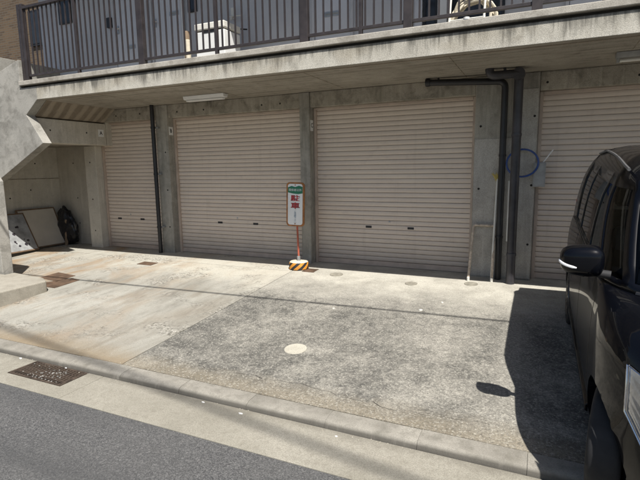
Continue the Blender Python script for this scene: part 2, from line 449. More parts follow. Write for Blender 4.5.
# ------------------------------------------------------------------ mesh helpers
class MB:
    def __init__(s):
        s.v = []; s.f = []
    def add(s, vs, fs):
        b = len(s.v)
        s.v += [tuple(p) for p in vs]
        s.f += [tuple(b+i for i in q) for q in fs]
        return s
    def box(s, x0, x1, y0, y1, z0, z1):
        return s.add([(x0,y0,z0),(x1,y0,z0),(x1,y1,z0),(x0,y1,z0),(x0,y0,z1),(x1,y0,z1),(x1,y1,z1),(x0,y1,z1)],
                     [(0,3,2,1),(4,5,6,7),(0,1,5,4),(1,2,6,5),(2,3,7,6),(3,0,4,7)])
    def prism(s, poly, axis, a, b):
        # poly: 2-D points; axis 'X': (y,z), 'Y': (x,z), 'Z': (x,y)
        def P(p, t):
            return {'X': (t, p[0], p[1]), 'Y': (p[0], t, p[1]), 'Z': (p[0], p[1], t)}[axis]
        n = len(poly)
        vs = [P(p, a) for p in poly] + [P(p, b) for p in poly]
        fs = [tuple(range(n)), tuple(range(2*n-1, n-1, -1))]
        fs += [(i, i+n, (i+1) % n + n, (i+1) % n) for i in range(n)]
        return s.add(vs, fs)
    def tube(s, pts, r, n=10, cap=True):
        pts = [Vector(p) for p in pts]
        rs = r if isinstance(r, (list, tuple)) else [r]*len(pts)
        t0 = (pts[1]-pts[0]).normalized()
        up = Vector((0, 0, 1)) if abs(t0.z) < 0.9 else Vector((1, 0, 0))
        u = t0.cross(up).normalized()
        vs = []; m = len(pts)
        for i, p in enumerate(pts):
            if i == 0: t = pts[1]-pts[0]
            elif i == m-1: t = pts[-1]-pts[-2]
            else: t = (pts[i+1]-p).normalized()+(p-pts[i-1]).normalized()
            t.normalize()
            u = (u - t*u.dot(t)).normalized()
            v = t.cross(u)
            for k in range(n):
                a = 2*math.pi*k/n
                vs.append(p + (u*math.cos(a)+v*math.sin(a))*rs[i])
        fs = []
        for i in range(m-1):
            for k in range(n):
                fs.append((i*n+k, i*n+(k+1) % n, (i+1)*n+(k+1) % n, (i+1)*n+k))
        if cap:
            fs.append(tuple(range(n-1, -1, -1)))
            fs.append(tuple((m-1)*n+k for k in range(n)))
        return s.add(vs, fs)
    def lathe(s, prof, c, n=24, axis='Z'):
        vs = []; m = len(prof)
        for (r, h) in prof:
            for k in range(n):
                a = 2*math.pi*k/n
                if axis == 'Z': vs.append((c[0]+r*math.cos(a), c[1]+r*math.sin(a), c[2]+h))
                elif axis == 'X': vs.append((c[0]+h, c[1]+r*math.cos(a), c[2]+r*math.sin(a)))
                else: vs.append((c[0]+r*math.sin(a), c[1]+h, c[2]+r*math.cos(a)))
        fs = []
        for i in range(m-1):
            for k in range(n):
                fs.append((i*n+k, i*n+(k+1) % n, (i+1)*n+(k+1) % n, (i+1)*n+k))
        fs.append(tuple(range(n-1, -1, -1)))
        fs.append(tuple((m-1)*n+k for k in range(n)))
        return s.add(vs, fs)
    def build(s, name, mat, parent=None, smooth=False, bevel=0.0, local=False, angle=35):
        me = bpy.data.meshes.new(name)
        me.from_pydata(s.v, [], s.f)
        bm = bmesh.new(); bm.from_mesh(me)
        bmesh.ops.recalc_face_normals(bm, faces=bm.faces)
        bm.to_mesh(me); bm.free()
        return put(name, me, mat, parent, smooth, bevel, local, angle)

def put(name, me, mat, parent=None, smooth=False, bevel=0.0, local=False, angle=35):
    me.materials.clear()
    me.materials.append(MAT[mat] if isinstance(mat, str) else mat)
    if smooth:
        me.shade_smooth()
        me.set_sharp_from_angle(angle=R(angle))
    o = bpy.data.objects.new(name, me)
    COL.objects.link(o)
    if parent is not None:
        o.parent = parent
        if not local:
            q = parent; off = Vector((0, 0, 0))
            while q is not None:
                off += q.location; q = q.parent
            o.location = -off
    if bevel:
        b = o.modifiers.new('bevel', 'BEVEL'); b.width = bevel; b.segments = 2; b.limit_method = 'ANGLE'
        b.harden_normals = False
    return o
def tag(o, label, cat, group=None):
    o['label'] = label; o['category'] = cat
    if group: o['group'] = group
    return o
def struct(o):
    o['kind'] = 'structure'; return o
def thing(name, label, cat, loc=(0, 0, 0), group=None):
    e = bpy.data.objects.new(name, None)
    e.empty_display_size = 0.2
    COL.objects.link(e); e.location = loc
    return tag(e, label, cat, group)
def round_path(pts, r, n=6):
    pts = [Vector(p) for p in pts]; out = [pts[0]]
    for a, b, c in zip(pts, pts[1:], pts[2:]):
        u = (a-b).normalized(); v = (c-b).normalized()
        p0 = b+u*r; p1 = b+v*r
        for i in range(n+1):
            t = i/n
            out.append((1-t)**2*p0 + 2*t*(1-t)*b + t*t*p1)
    out.append(pts[-1]); return out
def text_mesh(name, body, size, mat, parent, loc, rot, extrude=0.0008, local=False, offset=0.0, align='CENTER'):
    c = bpy.data.curves.new('txt', 'FONT')
    c.body = body; c.size = size; c.extrude = extrude; c.align_x = align; c.align_y = 'CENTER'; c.offset = offset
    c.resolution_u = 4
    o = bpy.data.objects.new('txt', c); COL.objects.link(o)
    dg = bpy.context.evaluated_depsgraph_get(); dg.update()
    me = bpy.data.meshes.new_from_object(o.evaluated_get(dg))
    bpy.data.objects.remove(o); bpy.data.curves.remove(c)
    T = Matrix.Translation(loc) @ Matrix(rot).to_4x4() if not isinstance(rot, Matrix) else Matrix.Translation(loc) @ rot
    me.transform(T)
    return put(name, me, mat, parent, local=local)
def jitter_prism(mb, poly, z0, z1):
    return mb.prism(poly, 'Z', z0, z1)

# ------------------------------------------------------------------ ground
def zg(Y):
    if Y >= 6.55: return 0.0
    return -0.06*(6.55-Y)
struct(MB().add([(-300,-300,-0.30),(300,-300,-0.30),(300,300,-0.30),(-300,300,-0.30)], [(0,1,2,3)]).build('ground', 'asphalt'))
rd = MB()
NX = 40
rd.box(-60, 60, -7.0, 2.415, -0.296, -0.266)
struct(rd.build('road', 'asphalt'))

drv = bpy.data.objects.new('driveway', None); COL.objects.link(drv); struct(drv)
def panel(x0, x1, ys, mat):
    m = MB(); n = len(ys)
    vs = []
    for y in ys:
        vs += [(x0, y, zg(y)), (x1, y, zg(y)), (x0, y, -0.45), (x1, y, -0.45)]
    fs = []
    for i in range(n-1):
        a = 4*i; b = a+4
        fs += [(a, a+1, b+1, b), (a, b, b+2, a+2), (a+1, a+3, b+3, b+1)]
    fs += [(0, 2, 3, 1), (4*n-4, 4*n-3, 4*n-1, 4*n-2)]
    return m.add(vs, fs).build('concrete_panel', mat, drv)
J = 0.006
panel(-14.0, -3.463-J, [3.045, 4.5, 6.4-J], 'drive_l')
panel(-14.0, -3.463-J, [6.4+J, 6.55, 8.2], 'drive_l')
panel(-3.463+J, 8.0, [3.045, 4.5, 6.55, 8.2], 'drive_r')
MB().box(-14.0, 8.0, 3.05, 8.1, -0.6, -0.46).build('sub_base', 'pit', drv)

kerb = bpy.data.objects.new('kerb', None); COL.objects.link(kerb); struct(kerb)
kp = [(3.037, -0.32), (3.037, -0.209), (2.93, -0.2115), (2.905, -0.2165), (2.888, -0.226), (2.878, -0.242), (2.872, -0.265), (2.872, -0.32)]
km = None
X0 = -3.31-0.6625*14
for i in range(30):
    xa = X0+0.6625*i
    if km is None:
        k0 = MB().prism(kp, 'X', 0.0012, 0.6613).build('kerb_stone', 'kerb', kerb, smooth=True, angle=50)
        km = k0.data
        k0.location = (xa, random.uniform(-.002, .002), random.uniform(-.003, .003))
    else:
        o = bpy.data.objects.new('kerb_stone', km); COL.objects.link(o); o.parent = kerb
        o.location = (xa, random.uniform(-.003, .003), random.uniform(-.003, .003))
# kerb stone texture must not repeat from stone to stone: offset by object random
def vary(mat):
    t = mat.node_tree
    tc = [n for n in t.nodes if n.type == 'TEX_COORD'][0]
    src = tc.outputs['Object']
    oi = t.nodes.new('ShaderNodeObjectInfo')
    mul = t.nodes.new('ShaderNodeMath'); mul.operation = 'MULTIPLY'; mul.inputs[1].default_value = 37.0
    t.links.new(oi.outputs['Random'], mul.inputs[0])
    cb = t.nodes.new('ShaderNodeCombineXYZ'); t.links.new(mul.outputs[0], cb.inputs[0])
    ad = t.nodes.new('ShaderNodeVectorMath'); ad.operation = 'ADD'
    tgt = [l.to_socket for l in t.links if l.from_socket == src]
    t.links.new(src, ad.inputs[0]); t.links.new(cb.outputs[0], ad.inputs[1])
    for s in tgt:
        t.links.new(ad.outputs[0], s)
vary(MAT['kerb']); vary(MAT['shutter'])

gut = bpy.data.objects.new('gutter', None); COL.objects.link(gut); struct(gut)
GZ = -0.262
edges = [-14, -12.5, -10.5, -8.5, -6.5, -4.52, -3.50, 1.3, 3.3, 5.3, 7.3]
for a, b in zip(edges, edges[1:]):
    m = MB()
    if abs(a+4.52) < 1e-6:
        m.box(a+.003, -4.41, 2.42, 2.868, -0.4, GZ); m.box(-3.69, b-.003, 2.42, 2.868, -0.4, GZ)
        m.box(-4.41, -3.69, 2.42, 2.575, -0.4, GZ)
    else:
        m.box(a+.003, b-.003, 2.42, 2.868, -0.4, GZ)
    m.build('gutter_slab', 'gutter', gut, bevel=0.004)
MB().box(-14, 7.3, 2.42, 3.04, -0.6, -0.405).build('gutter_bed', 'pit', gut)

# drain grate
g = thing('drain_grate', 'rusty iron drain grate with pale dried dirt, set in the gutter', 'grate', (-4.05, 2.72, -0.27))
fr = MB()
fr.box(-4.405, -3.695, 2.58, 2.60, -0.31, GZ+.002); fr.box(-4.405, -3.695, 2.845, 2.865, -0.31, GZ+.002)
fr.box(-4.405, -4.38, 2.60, 2.845, -0.31, GZ+.002); fr.box(-3.72, -3.695, 2.60, 2.845, -0.31, GZ+.002)
fr.build('frame', 'grate', g)
bar = None
for i in range(17):
    x = -4.362+0.0388*i
    if bar is None:
        bar = MB().box(-0.010, 0.010, 2.60, 2.845, -0.305, GZ-.001).build('bar', 'grate', g)
        bar.location.x += x
    else:
        o = bar.copy(); COL.objects.link(o); o.parent = g; o.location.x = x - g.location.x
for y in (2.66, 2.722, 2.784):
    MB().box(-4.38, -3.72, y-.006, y+.006, -0.30, GZ-.004).build('cross_bar', 'grate', g)
gd = MB()
for i in range(70):
    x = random.gauss(-4.02, 0.13); y = random.uniform(2.61, 2.84); s = random.uniform(0.003, 0.012)
    a = random.random()*6
    x = min(max(x, -4.37), -3.73)
    pl = [(x+s*random.uniform(.5, 1.3)*math.cos(a+t), y+s*random.uniform(.4, 1.0)*math.sin(a+t)) for t in (0, 1.2, 2.4, 3.6, 4.9)]
    gd.prism(pl, 'Z', GZ-.003, GZ+random.uniform(.0005, .003))
gdo = gd.build('dried_dirt', 'drydirt', g); gdo['kind'] = 'stuff'

# small things let into the ground
def disc(name, x, y, r, mat, label, cat, ry=None, grp=None, th=0.006):
    z = zg(y)
    m = MB(); n = 28
    ry = ry or r
    sl = 0.06 if y < 6.55 else 0
    top = [(x+r*math.cos(2*math.pi*k/n), y+ry*math.sin(2*math.pi*k/n)) for k in range(n)]
    vs = [(a, b, z+sl*(b-y)+th) for a, b in top] + [(x+(a-x)*1.02, y+(b-y)*1.02, z+sl*(b-y)-.02) for a, b in top]
    fs = [tuple(range(n))] + [(k, k+n, (k+1) % n+n, (k+1) % n) for k in range(n)]
    o = m.add(vs, fs).build(name, mat, bevel=0.002)
    return tag(o, label, cat, grp)
disc('manhole_lid', -2.085, 3.89, 0.108, 'manhole', 'round pale cement lid set in the driveway', 'lid', ry=.115)
disc('valve_cover', -1.56, 6.30, 0.085, 'cover', 'round grey valve cover on the cream strip left of the tube rack', 'cover')
disc('valve_cover', -0.80, 6.52, 0.09, 'cover', 'round grey valve cover at the feet of the tube rack', 'cover')
disc('valve_cover', -2.72, 6.42, 0.10, 'cover', 'round grey valve cover right of the sign base', 'cover')
def plate(name, quad, mat, label, cat, th=0.006, grp=None):
    vs = [(x, y, zg(y)+th) for x, y in quad] + [(x, y, zg(y)-.02) for x, y in quad]
    o = MB().add(vs, [(0,1,2,3),(0,4,5,1),(1,5,6,2),(2,6,7,3),(3,7,4,0)]).build(name, mat)
    return tag(o, label, cat, grp)
plate('steel_plate', [(-7.20,4.87),(-6.70,4.80),(-6.72,5.14),(-7.20,5.20)], 'rustplate', 'rusty flat steel plate in the driveway, the one nearer the leaning boards', 'plate')
plate('steel_plate', [(-6.95,4.55),(-6.42,4.55),(-6.42,4.98),(-6.64,5.02),(-6.95,4.77)][:4], 'rustplate', 'rusty flat steel plate in the driveway, the one nearer the concrete step', 'plate')
plate('steel_plate', [(-6.30,6.02),(-5.98,6.02),(-5.98,6.20),(-6.30,6.20)], 'rustplate', 'small brown plate in the ground before the black drainpipe', 'plate')
plate('steel_plate', [(-3.30,6.42),(-3.10,6.42),(-3.10,6.62),(-3.30,6.62)], 'rustplate', 'small brown square plate beside the striped sign base', 'plate')
def crack(pts, label):
    m = MB(); vs = []; w0 = .0022
    P = []
    for (ax_, ay_), (bx_, by_) in zip(pts, pts[1:]):
        for i in range(9):
            t = i/9
            P.append((ax_+(bx_-ax_)*t+random.gauss(0, .012), ay_+(by_-ay_)*t+random.gauss(0, .012)))
    P.append(pts[-1])
    for i, (x_, y_) in enumerate(P):
        wd_ = w0*random.uniform(.5, 1.4)*(1-abs(2*i/(len(P)-1)-1)**4*.8)
        vs += [(x_-wd_, y_-wd_*.6, zg(y_)+.0015), (x_+wd_, y_+wd_*.6, zg(y_)+.0015)]
    m.add(vs, [(2*i, 2*i+1, 2*i+3, 2*i+2) for i in range(len(P)-1)])
    m.build('crack', 'pit', drv)
crack([(-3.2, 3.3), (-2.6, 3.26), (-1.8, 3.30), (-1.0, 3.22), (0.0, 3.26)], '')
# litter
for i, (x, y, s, wh) in enumerate([(-3.98, 2.855, .014, 'by the drain grate, nearer end'), (-4.62, 2.84, .02, 'left of the drain grate'), (-2.36, 2.83, .014, 'below the round cement lid'), (-1.98, 2.80, .02, 'on the gutter right of the cable shadow crossing'), (-1.2, 2.8, .011, 'at the foot of the kerb mid way to the car')]):
    z = GZ
    pl = [(x+s*random.uniform(.7, 1.2)*math.cos(t), y+.55*s*random.uniform(.6, 1.2)*math.sin(t)) for t in (0, 1.1, 2.2, 3.3, 4.4, 5.4)]
    tag(MB().prism(pl, 'Z', z+.001, z+.006).build('paper_scrap', 'paper'), 'scrap of white paper ' + wh, 'litter', 'scraps of white paper')
for i, (x, y, s, wh) in enumerate([(-1.20, 5.32, .024, 'on the driveway, larger of the pair before the tube rack'), (-1.02, 5.66, .016, 'on the driveway, smaller of the pair before the tube rack'), (-2.18, 5.05, .02, 'on the driveway behind the round cement lid')]):
    z = zg(y)
    pl = [(x+s*random.uniform(.7, 1.2)*math.cos(t), y+s*random.uniform(.6, 1.2)*math.sin(t)) for t in (0, 1.1, 2.2, 3.3, 4.4, 5.4)]
    tag(MB().prism(pl, 'Z', z-.002, z+.007).build('paint_blob', 'offwhite'), 'flattened white blob ' + wh, 'litter', 'white blobs on the driveway')

# gravel crumbs and grit: too small to count
gv = MB()
for i in range(420):
    u = random.random()
    if u < .4: x = random.uniform(-7, 2.5); y = random.gauss(3.12, .09); z = zg(y)
    elif u < .7: x = random.uniform(-7, 2.5); y = 2.866-abs(random.gauss(0, .02)); z = GZ
    else: x = random.uniform(-7, 1); y = random.uniform(3.1, 6.5); z = zg(y)
    if 2.87 < y < 3.05: y = 3.06; z = zg(y)
    s = random.uniform(.002, .006)
    gv.add([(x-s, y-s*.8, z-.001), (x+s, y-s*.6, z-.001), (x+s*.7, y+s, z-.001), (x-s*.8, y+s*.7, z-.001), (x, y, z+s*1.1)], [(0,1,4),(1,2,4),(2,3,4),(3,0,4)])
gvo = gv.build('grit', 'stepconc'); gvo['kind'] = 'stuff'; tag(gvo, 'loose pale grit scattered over the driveway and gutter', 'grit')

# ------------------------------------------------------------------ building
bld = thing('apartment_building', 'concrete apartment block with garages below and a long balcony above', 'building', (-2, 7.2, 0))
PF, SY, BF = 7.0, 7.2, 7.03
XR = 9.0
def pillar(x0, x1):
    return MB().box(x0, x1, PF, 7.6, -0.02, 2.758).build('pillar', 'pillar', bld, bevel=0.012)
pillar(-6.60, -6.32); pillar(-3.585, -3.41); pillar(-0.88, -0.085); pillar(2.45, 2.75)
for a, b in ((-7.94, -6.602), (-6.318, -3.587), (-3.408, -0.882), (-0.083, 2.448), (2.752, XR)):
    MB().box(a, b, BF, 7.58, 2.525, 2.757).build('beam', 'beam', bld, bevel=0.008)
MB().box(2.752, XR, BF+.02, 7.58, -0.02, 2.523).build('wall', 'pillar', bld)
# paler cement skim on the wide pillar
sk = MB().box(-0.872, -0.36, PF-.004, PF+.01, 0.02, 1.93).build('cement_skim', 'render', bld, bevel=.002)
MB().box(-0.355, -0.095, PF-.012, PF+.01, 0.02, 2.55).build('cement_skim', 'render', bld, bevel=.003)
# balcony slab with tapered haunch at its left end
MB().box(-7.63, XR, 5.45, 7.62, 2.76, 2.962).build('balcony_slab', 'soffit', bld, bevel=0.006)
MB().prism([(-7.634, 2.76), (-7.634, 2.962), (-8.05, 2.962), (-8.05, 2.50), (-7.95, 2.525)], 'Y', 5.60, 7.62).build('haunch', 'haunch', bld)
fs = [(-7.63, -5.75), (-5.75, -3.95), (-3.95, -2.13), (-2.13, -0.33), (-0.33, 1.47), (1.47, 3.27), (3.27, XR)]
MB().box(-7.63, XR, 5.438, 5.452, 2.757, 2.965).build('fascia', 'fascia', bld, bevel=0.004)
MB().box(-8.0, XR, 5.485, 7.62, 2.966, 2.999).build('drip_groove', 'mould_shade', bld)  # dark colour deepens the shadow under the coping, besides mouldy staining
MB().box(-8.02, XR, 5.405, 5.66, 3.0, 3.073).build('coping', 'coping', bld, bevel=0.008)
# shallow drip strip under the front edge
MB().box(-7.60, XR, 5.56, 5.585, 2.752, 2.762).build('drip_strip', 'haunch', bld)
for x_ in (-6.4, -4.6, -2.8, -1.0, 0.8, 2.6):
    MB().box(x_-.004, x_+.004, 5.60, 6.99, 2.7575, 2.7605).build('form_joint', 'haunch', bld)
# side beam carrying the stairs, and walls of the recess below them
MB().box(-8.30, -7.95, 5.60, 7.05, 2.08, 2.498).build('side_beam', 'recess', bld, bevel=.01)
MB().box(-10.0, -8.302, 5.60, 7.4, 2.10, 2.35).build('recess_ceiling', 'soffit', bld)
MB().box(-8.55, -8.23, 6.99, 7.55, -0.02, 2.078).build('recess_pier', 'recess', bld, bevel=.008)
MB().box(-8.56, -7.952, 7.06, 7.6, 2.08, 2.757).build('recess_lintel', 'recess', bld)
MB().box(-9.75, -8.552, 7.27, 7.55, -0.02, 2.098).build('recess_back_wall', 'recess', bld)
MB().box(-10.0, -9.752, 4.6, 7.55, -0.02, 2.098).build('recess_side_wall', 'recess', bld)
MB().box(-9.75, -9.742, 5.0, 7.26, 1.425, 1.435).build('form_joint', 'haunch', bld)
# tie holes left by the formwork
def hole(p, ax):
    r = 0.0125
    prof = [(r*1.25, 0.0), (r, -0.0015), (r*.85, -.0025), (0.001, -.0028)]
    m = MB().lathe([(a, -h if ax in ('X+',) else h) for a, h in prof], p, 12, 'X' if ax[0] == 'X' else 'Y')
    return m.build('tie_hole', 'pit', bld)
for x, z in [(-7.62, 2.63), (-7.0, 2.635), (-6.1, 2.62), (-5.5, 2.62), (-4.3, 2.62), (-3.95, 2.62), (0.0, 2.62), (1.0, 2.62)]:
    hole((x, BF, z), 'Y')
for x, z in [(-.13, 2.2), (-.13, 1.3), (-.14, .5), (-.80, 1.25), (-.80, 2.1), (-6.4, 1.9), (-6.4, 1.2), (-6.4, .5)]:
    hole((x, PF-.013 if x > -.2 else (PF-.005 if x > -1 else PF), z), 'Y')
for x, z in [(-9.25, 1.75), (-8.85, 1.75), (-9.2, 1.0), (-8.8, 1.0), (-9.2, .45), (-8.8, .45)]:
    hole((x, 7.27, z), 'Y')
for x, z in [(-8.4, 1.75), (-8.4, 1.0), (-8.4, .35)]:
    hole((x, 6.99, z), 'Y')
for y, z in [(6.2, 1.75), (6.75, 1.75), (6.0, 1.2), (6.6, 1.2), (6.0, 1.75), (6.15, 1.05)]:
    hole((-9.752, y, z), 'X+')
for y, z in [(5.85, 2.3), (6.6, 2.3)]:
    hole((-7.95, y, z), 'X+')
# stained patch on the beam by the fourth shutter
MB().box(0.04, 0.50, BF-.004, BF+.01, 2.56, 2.74).build('beam_patch', 'beam', bld)
# upper floor: grey wall, doors, slab over the balcony
MB().box(-9.5, XR, 7.0, 7.6, 2.999, 5.6).build('upper_wall', 'greywall', bld)
MB().box(-9.6, XR, 5.45, 7.62, 5.602, 5.85).build('upper_slab', 'soffit', bld)
MB().box(-9.5, XR, 7.0, 7.6, 5.852, 8.4).build('upper_wall', 'greywall', bld)
MB().box(-7.63, XR, 5.66, 7.0, 2.999, 3.012).build('balcony_floor', 'coping', bld)
def flat_door(x0, x1, slot=None, hx=None):
    d = MB().box(x0, x1, 6.972, 7.0, 3.05, 5.02).build('door', 'greydoor', bld, bevel=.004)
    j = MB()
    j.box(x0-.045, x0-.006, 6.955, 7.0, 3.03, 5.06); j.box(x1+.006, x1+.045, 6.955, 7.0, 3.03, 5.06); j.box(x0-.045, x1+.045, 6.955, 7.0, 5.06, 5.1)
    j.build('door_frame', 'greywall', d)
    if slot:
        MB().box(slot[0], slot[1], 6.964, 6.973, slot[2]-.035, slot[2]+.035).build('letter_slot', 'steel', d, bevel=.003)
        MB().box(slot[0]+.03, slot[1]-.03, 6.960, 6.965, slot[2]-.012, slot[2]+.012).build('letter_flap', 'grey', d)
    if hx:
        MB().box(hx-.02, hx+.02, 6.955, 6.973, 4.1, 4.24).build('handle_plate', 'steel', d)
        MB().tube([(hx, 6.96, 4.18), (hx, 6.92, 4.18), (hx+.09, 6.915, 4.175)], .011, 8).build('handle', 'chrome', d, smooth=True)
    return d
flat_door(-7.40, -6.62, (-7.13, -6.93, 3.84), -7.33)
flat_door(-6.48, -5.84, (-6.09, -5.78-.1, 4.28), -6.42)
flat_door(-3.27, -2.69, (-3.12, -2.85, 3.85), -3.21)
flat_door(0.2, 0.9, (.4, .66, 3.85), .26)
def wall_window(x0, x1, z0, z1):
    w_ = MB()
    t = .035
    w_.box(x0, x1, 6.965, 7.0, z0, z0+t); w_.box(x0, x1, 6.965, 7.0, z1-t, z1); w_.box(x0, x0+t, 6.965, 7.0, z0+t, z1-t); w_.box(x1-t, x1, 6.965, 7.0, z0+t, z1-t)
    o = w_.build('window', 'black', bld)
    MB().box(x0+t, x1-t, 6.985, 6.999, z0+t, z1-t).build('pane', 'darkglass', o)
wall_window(-8.90, -8.56, 4.47, 5.2)
wall_window(-5.68, -5.50, 4.25, 5.0)
wall_window(-1.61, -1.41, 3.03, 5.1)
wall_window(-1.27, -.55, 3.03, 5.1)
MB().box(-7.60, -7.48, 6.95, 7.0, 4.24, 4.42).build('intercom', 'black', bld, bevel=.006)
MB().box(-1.72, -1.62, 6.93, 7.0, 3.02, 5.4).build('wall_trim', 'greydoor', bld)
MB().box(-1.40, -1.28, 6.90, 7.0, 3.02, 5.4).build('wall_trim', 'white', bld)
MB().tube([(-5.78, 6.95, 3.02), (-5.78, 6.95, 5.5)], .022, 8).build('wall_pipe', 'white', bld, smooth=True)
MB().tube([(-6.72, 6.9, 3.02), (-6.72, 6.9, 5.5)], .025, 8).build('wall_pipe', 'white', bld, smooth=True)
# wall tap with a crossbar
tp = MB().tube([(-4.74, 7.0, 4.02), (-4.74, 6.9, 4.02), (-4.74, 6.88, 3.98)], .014, 8)
tp.tube([(-4.80, 6.93, 4.05), (-4.55, 6.93, 4.04)], .009, 6)
tp.box(-4.785, -4.72, 6.95, 6.999, 4.05, 4.19)
tp.build('tap', 'offwhite', bld)
MB().tube([(-4.80, 6.9, 3.86), (-4.45, 6.9, 3.80)], .012, 6).build('wall_bar', 'black', bld)

# stairs parapet wall at the left end, in the plane of the balcony front
st = thing('stair_wall', 'pale concrete stair parapet sloping down beside the balcony', 'wall', (-8.5, 5.5, 0))
poly = [(-7.636, 2.759), (-7.95, 2.525), (-7.591, 2.05), (-8.872, 1.439), (-11.5, 0.19), (-11.5, 2.5), (-9.6, 3.0), (-8.539, 3.278), (-8.02, 3.425), (-8.02, 2.964), (-7.636, 2.964)]
MB().prism(poly, 'Y', 5.437, 5.596).build('parapet', 'stairwall', st, bevel=.006)
MB().box(-9.20, -9.05, 5.60, 6.99, 2.36, 3.64).build('side_parapet', 'stairwall', st, bevel=.008)
for i in range(9):
    MB().box(-8.02-.28*(i+1), -8.02-.28*i-.002, 5.60, 6.9, 2.9-.2*(i+1)-.12, 2.99-.2*i).build('tread', 'stepconc', st) if i < 3 else None
# low end wall nearest the street and the step slab in front of it
ew = MB().prism([(-7.44, -0.10), (-7.44, 1.44), (-7.52, 1.53), (-9.4, 1.66), (-9.4, -0.10)], 'Y', 4.458, 4.62).build('end_wall', 'stairwall', bevel=.008)
tag(ew, 'pale concrete wall end standing at the left edge on the step', 'wall')
sp = MB().prism([(-6.31, 3.10), (-6.37, 4.40), (-6.60, 4.52), (-7.38, 4.60), (-7.38, 4.455), (-10.5, 4.455), (-10.5, 3.10)], 'Z', -0.24, 0.03).build('step_slab', 'stepconc', bevel=.015)
tag(sp, 'low concrete step slab at the left edge of the driveway', 'step')

# neighbour building clad in brown brick
nb = thing('brick_building', 'brown brick clad neighbouring building behind the stair wall', 'building', (-14, 10, 0))
MB().box(-22, -9.9, 8.6, 15, -0.3, 9.0).build('wall', 'brick', nb)
def nwin(x0, x1, z0, z1):
    o = MB().box(x0, x1, 8.55, 8.60, z0, z1).build('window', 'black', nb)
    MB().box(x0+.05, x1-.05, 8.54, 8.552, z0+.05, z1-.05).build('pane', 'darkglass', o)
nwin(-12.05, -11.55, 4.75, 5.6); nwin(-11.75, -11.25, 6.0, 7.2)
MB().box(-13.0, -9.9, 8.5, 8.599, 3.6, 3.75).build('ledge', 'greywall', nb)

# ------------------------------------------------------------------ shutters
PITCHS = 0.0725
prof = [(0.016, 0.000), (0.016, .0040), (-0.001, .0050), (-0.004, .010), (-0.006, .030), (-0.006, .044), (-0.004, .062), (-0.001, .0685), (0.016, .0695), (0.016, PITCHS)]
def shutter(x0, x1, label, left_rail=True, slots=()):
    s = thing('roller_shutter', label, 'shutter', ((x0+x1)/2, SY, 0), 'garage roller shutters')
    L = x1-x0
    m = MB()
    n = len(prof)
    segs = 4
    vs = []
    for i in range(segs+1):
        x = -L/2+.03+(L-.06)*i/segs
        for (y, z) in prof:
            vs.append((x, y, z))
    fs = [(i*n+k, (i+1)*n+k, (i+1)*n+k+1, i*n+k+1) for i in range(segs) for k in range(n-1)]
    me = bpy.data.meshes.new('slat'); me.from_pydata(vs, [], fs)
    first = put('slat', me, 'shutter', s, smooth=True, local=True, angle=28)
    N = 35
    for i in range(N):
        z = 0.085+i*PITCHS
        o = first if i == 0 else bpy.data.objects.new('slat', me)
        if i:
            COL.objects.link(o); o.parent = s
        o.location = (0, random.uniform(-.003, .003), z)
        o.rotation_euler = (0, random.uniform(-.0009, .0009), random.uniform(-.002, .002))
    MB().box(x0+.03, x1-.03, SY-.012, SY+.02, 0.004, 0.083).build('bottom_bar', 'rail_beige', s, bevel=.004)
    for a, b in ((x0+.002, x0+.045), (x1-.045, x1-.002)):
        MB().box(a, b, SY-.045, SY+.05, 0.0, 2.523).build('guide_rail', 'rail_beige', s, bevel=.003)
    MB().box(x0+.046, x1-.046, SY-.05, SY-.02, 2.488, 2.523).build('head_strip', 'rail_beige', s, bevel=.003)
    for (x, z) in slots:
        MB().box(x-.05, x+.05, SY-.012, SY, z-.018, z+.018).build('finger_slot', 'black', s, bevel=.004)
    if slots:
        xm = sum(p[0] for p in slots)/2
        MB().lathe([(.014, 0), (.014, -.012), (.009, -.014)], (xm, SY, slots[0][1]+.09), 14, 'Y').build('lock', 'steel', s, smooth=True)
    MB().box(x0, x1, SY+.06, SY+.08, -0.01, 2.6).build('inner_curtain', 'pit', s)
    return s
shutter(-8.228, -6.602, 'beige roller shutter with the A plate, narrowest and farthest left', slots=((-7.90, .60), (-7.28, .60)))
shutter(-6.318, -3.587, 'beige roller shutter with the B plate, between the thin black pipe and parking sign', slots=((-5.37, .60), (-4.60, .60)))
shutter(-3.408, -0.882, 'beige roller shutter with the C plate, between sign and the drainpipes', slots=((-2.48, .63), (-1.80, .63)))
shutter(-0.083, 2.448, 'beige roller shutter behind the parked black car', slots=((0.8, .62), (1.55, .62)))

# letter plates on the side faces of pillars
RX = Matrix(((0, 0, 1), (1, 0, 0), (0, 1, 0))).to_4x4()    # text facing +X, reading along +Y
def letter_plate(ch, x, y, z, label, w_=.085, h=.12):
    p = thing('letter_plate', label, 'sign', (x, y, z), 'lettered plates beside the garages')
    MB().box(x, x+.004, y-w_/2, y+w_/2, z-h/2, z+h/2).build('plate', 'white', p)
    text_mesh('letter', ch, .095, 'blackchar', p, Vector((x+.0052, y, z)), RX, .0006, offset=.002)
letter_plate('A', -7.95, 6.93, 2.31, 'small white plate with black letter A on the side beam', .13, .14)
letter_plate('B', -6.318, 7.085, 2.29, 'small white plate with black letter B on the pillar by the thin black pipe', .11, .15)
letter_plate('C', -3.408, 7.085, 2.245, 'small white plate with black letter C on the pillar behind the parking sign', .10, .17)

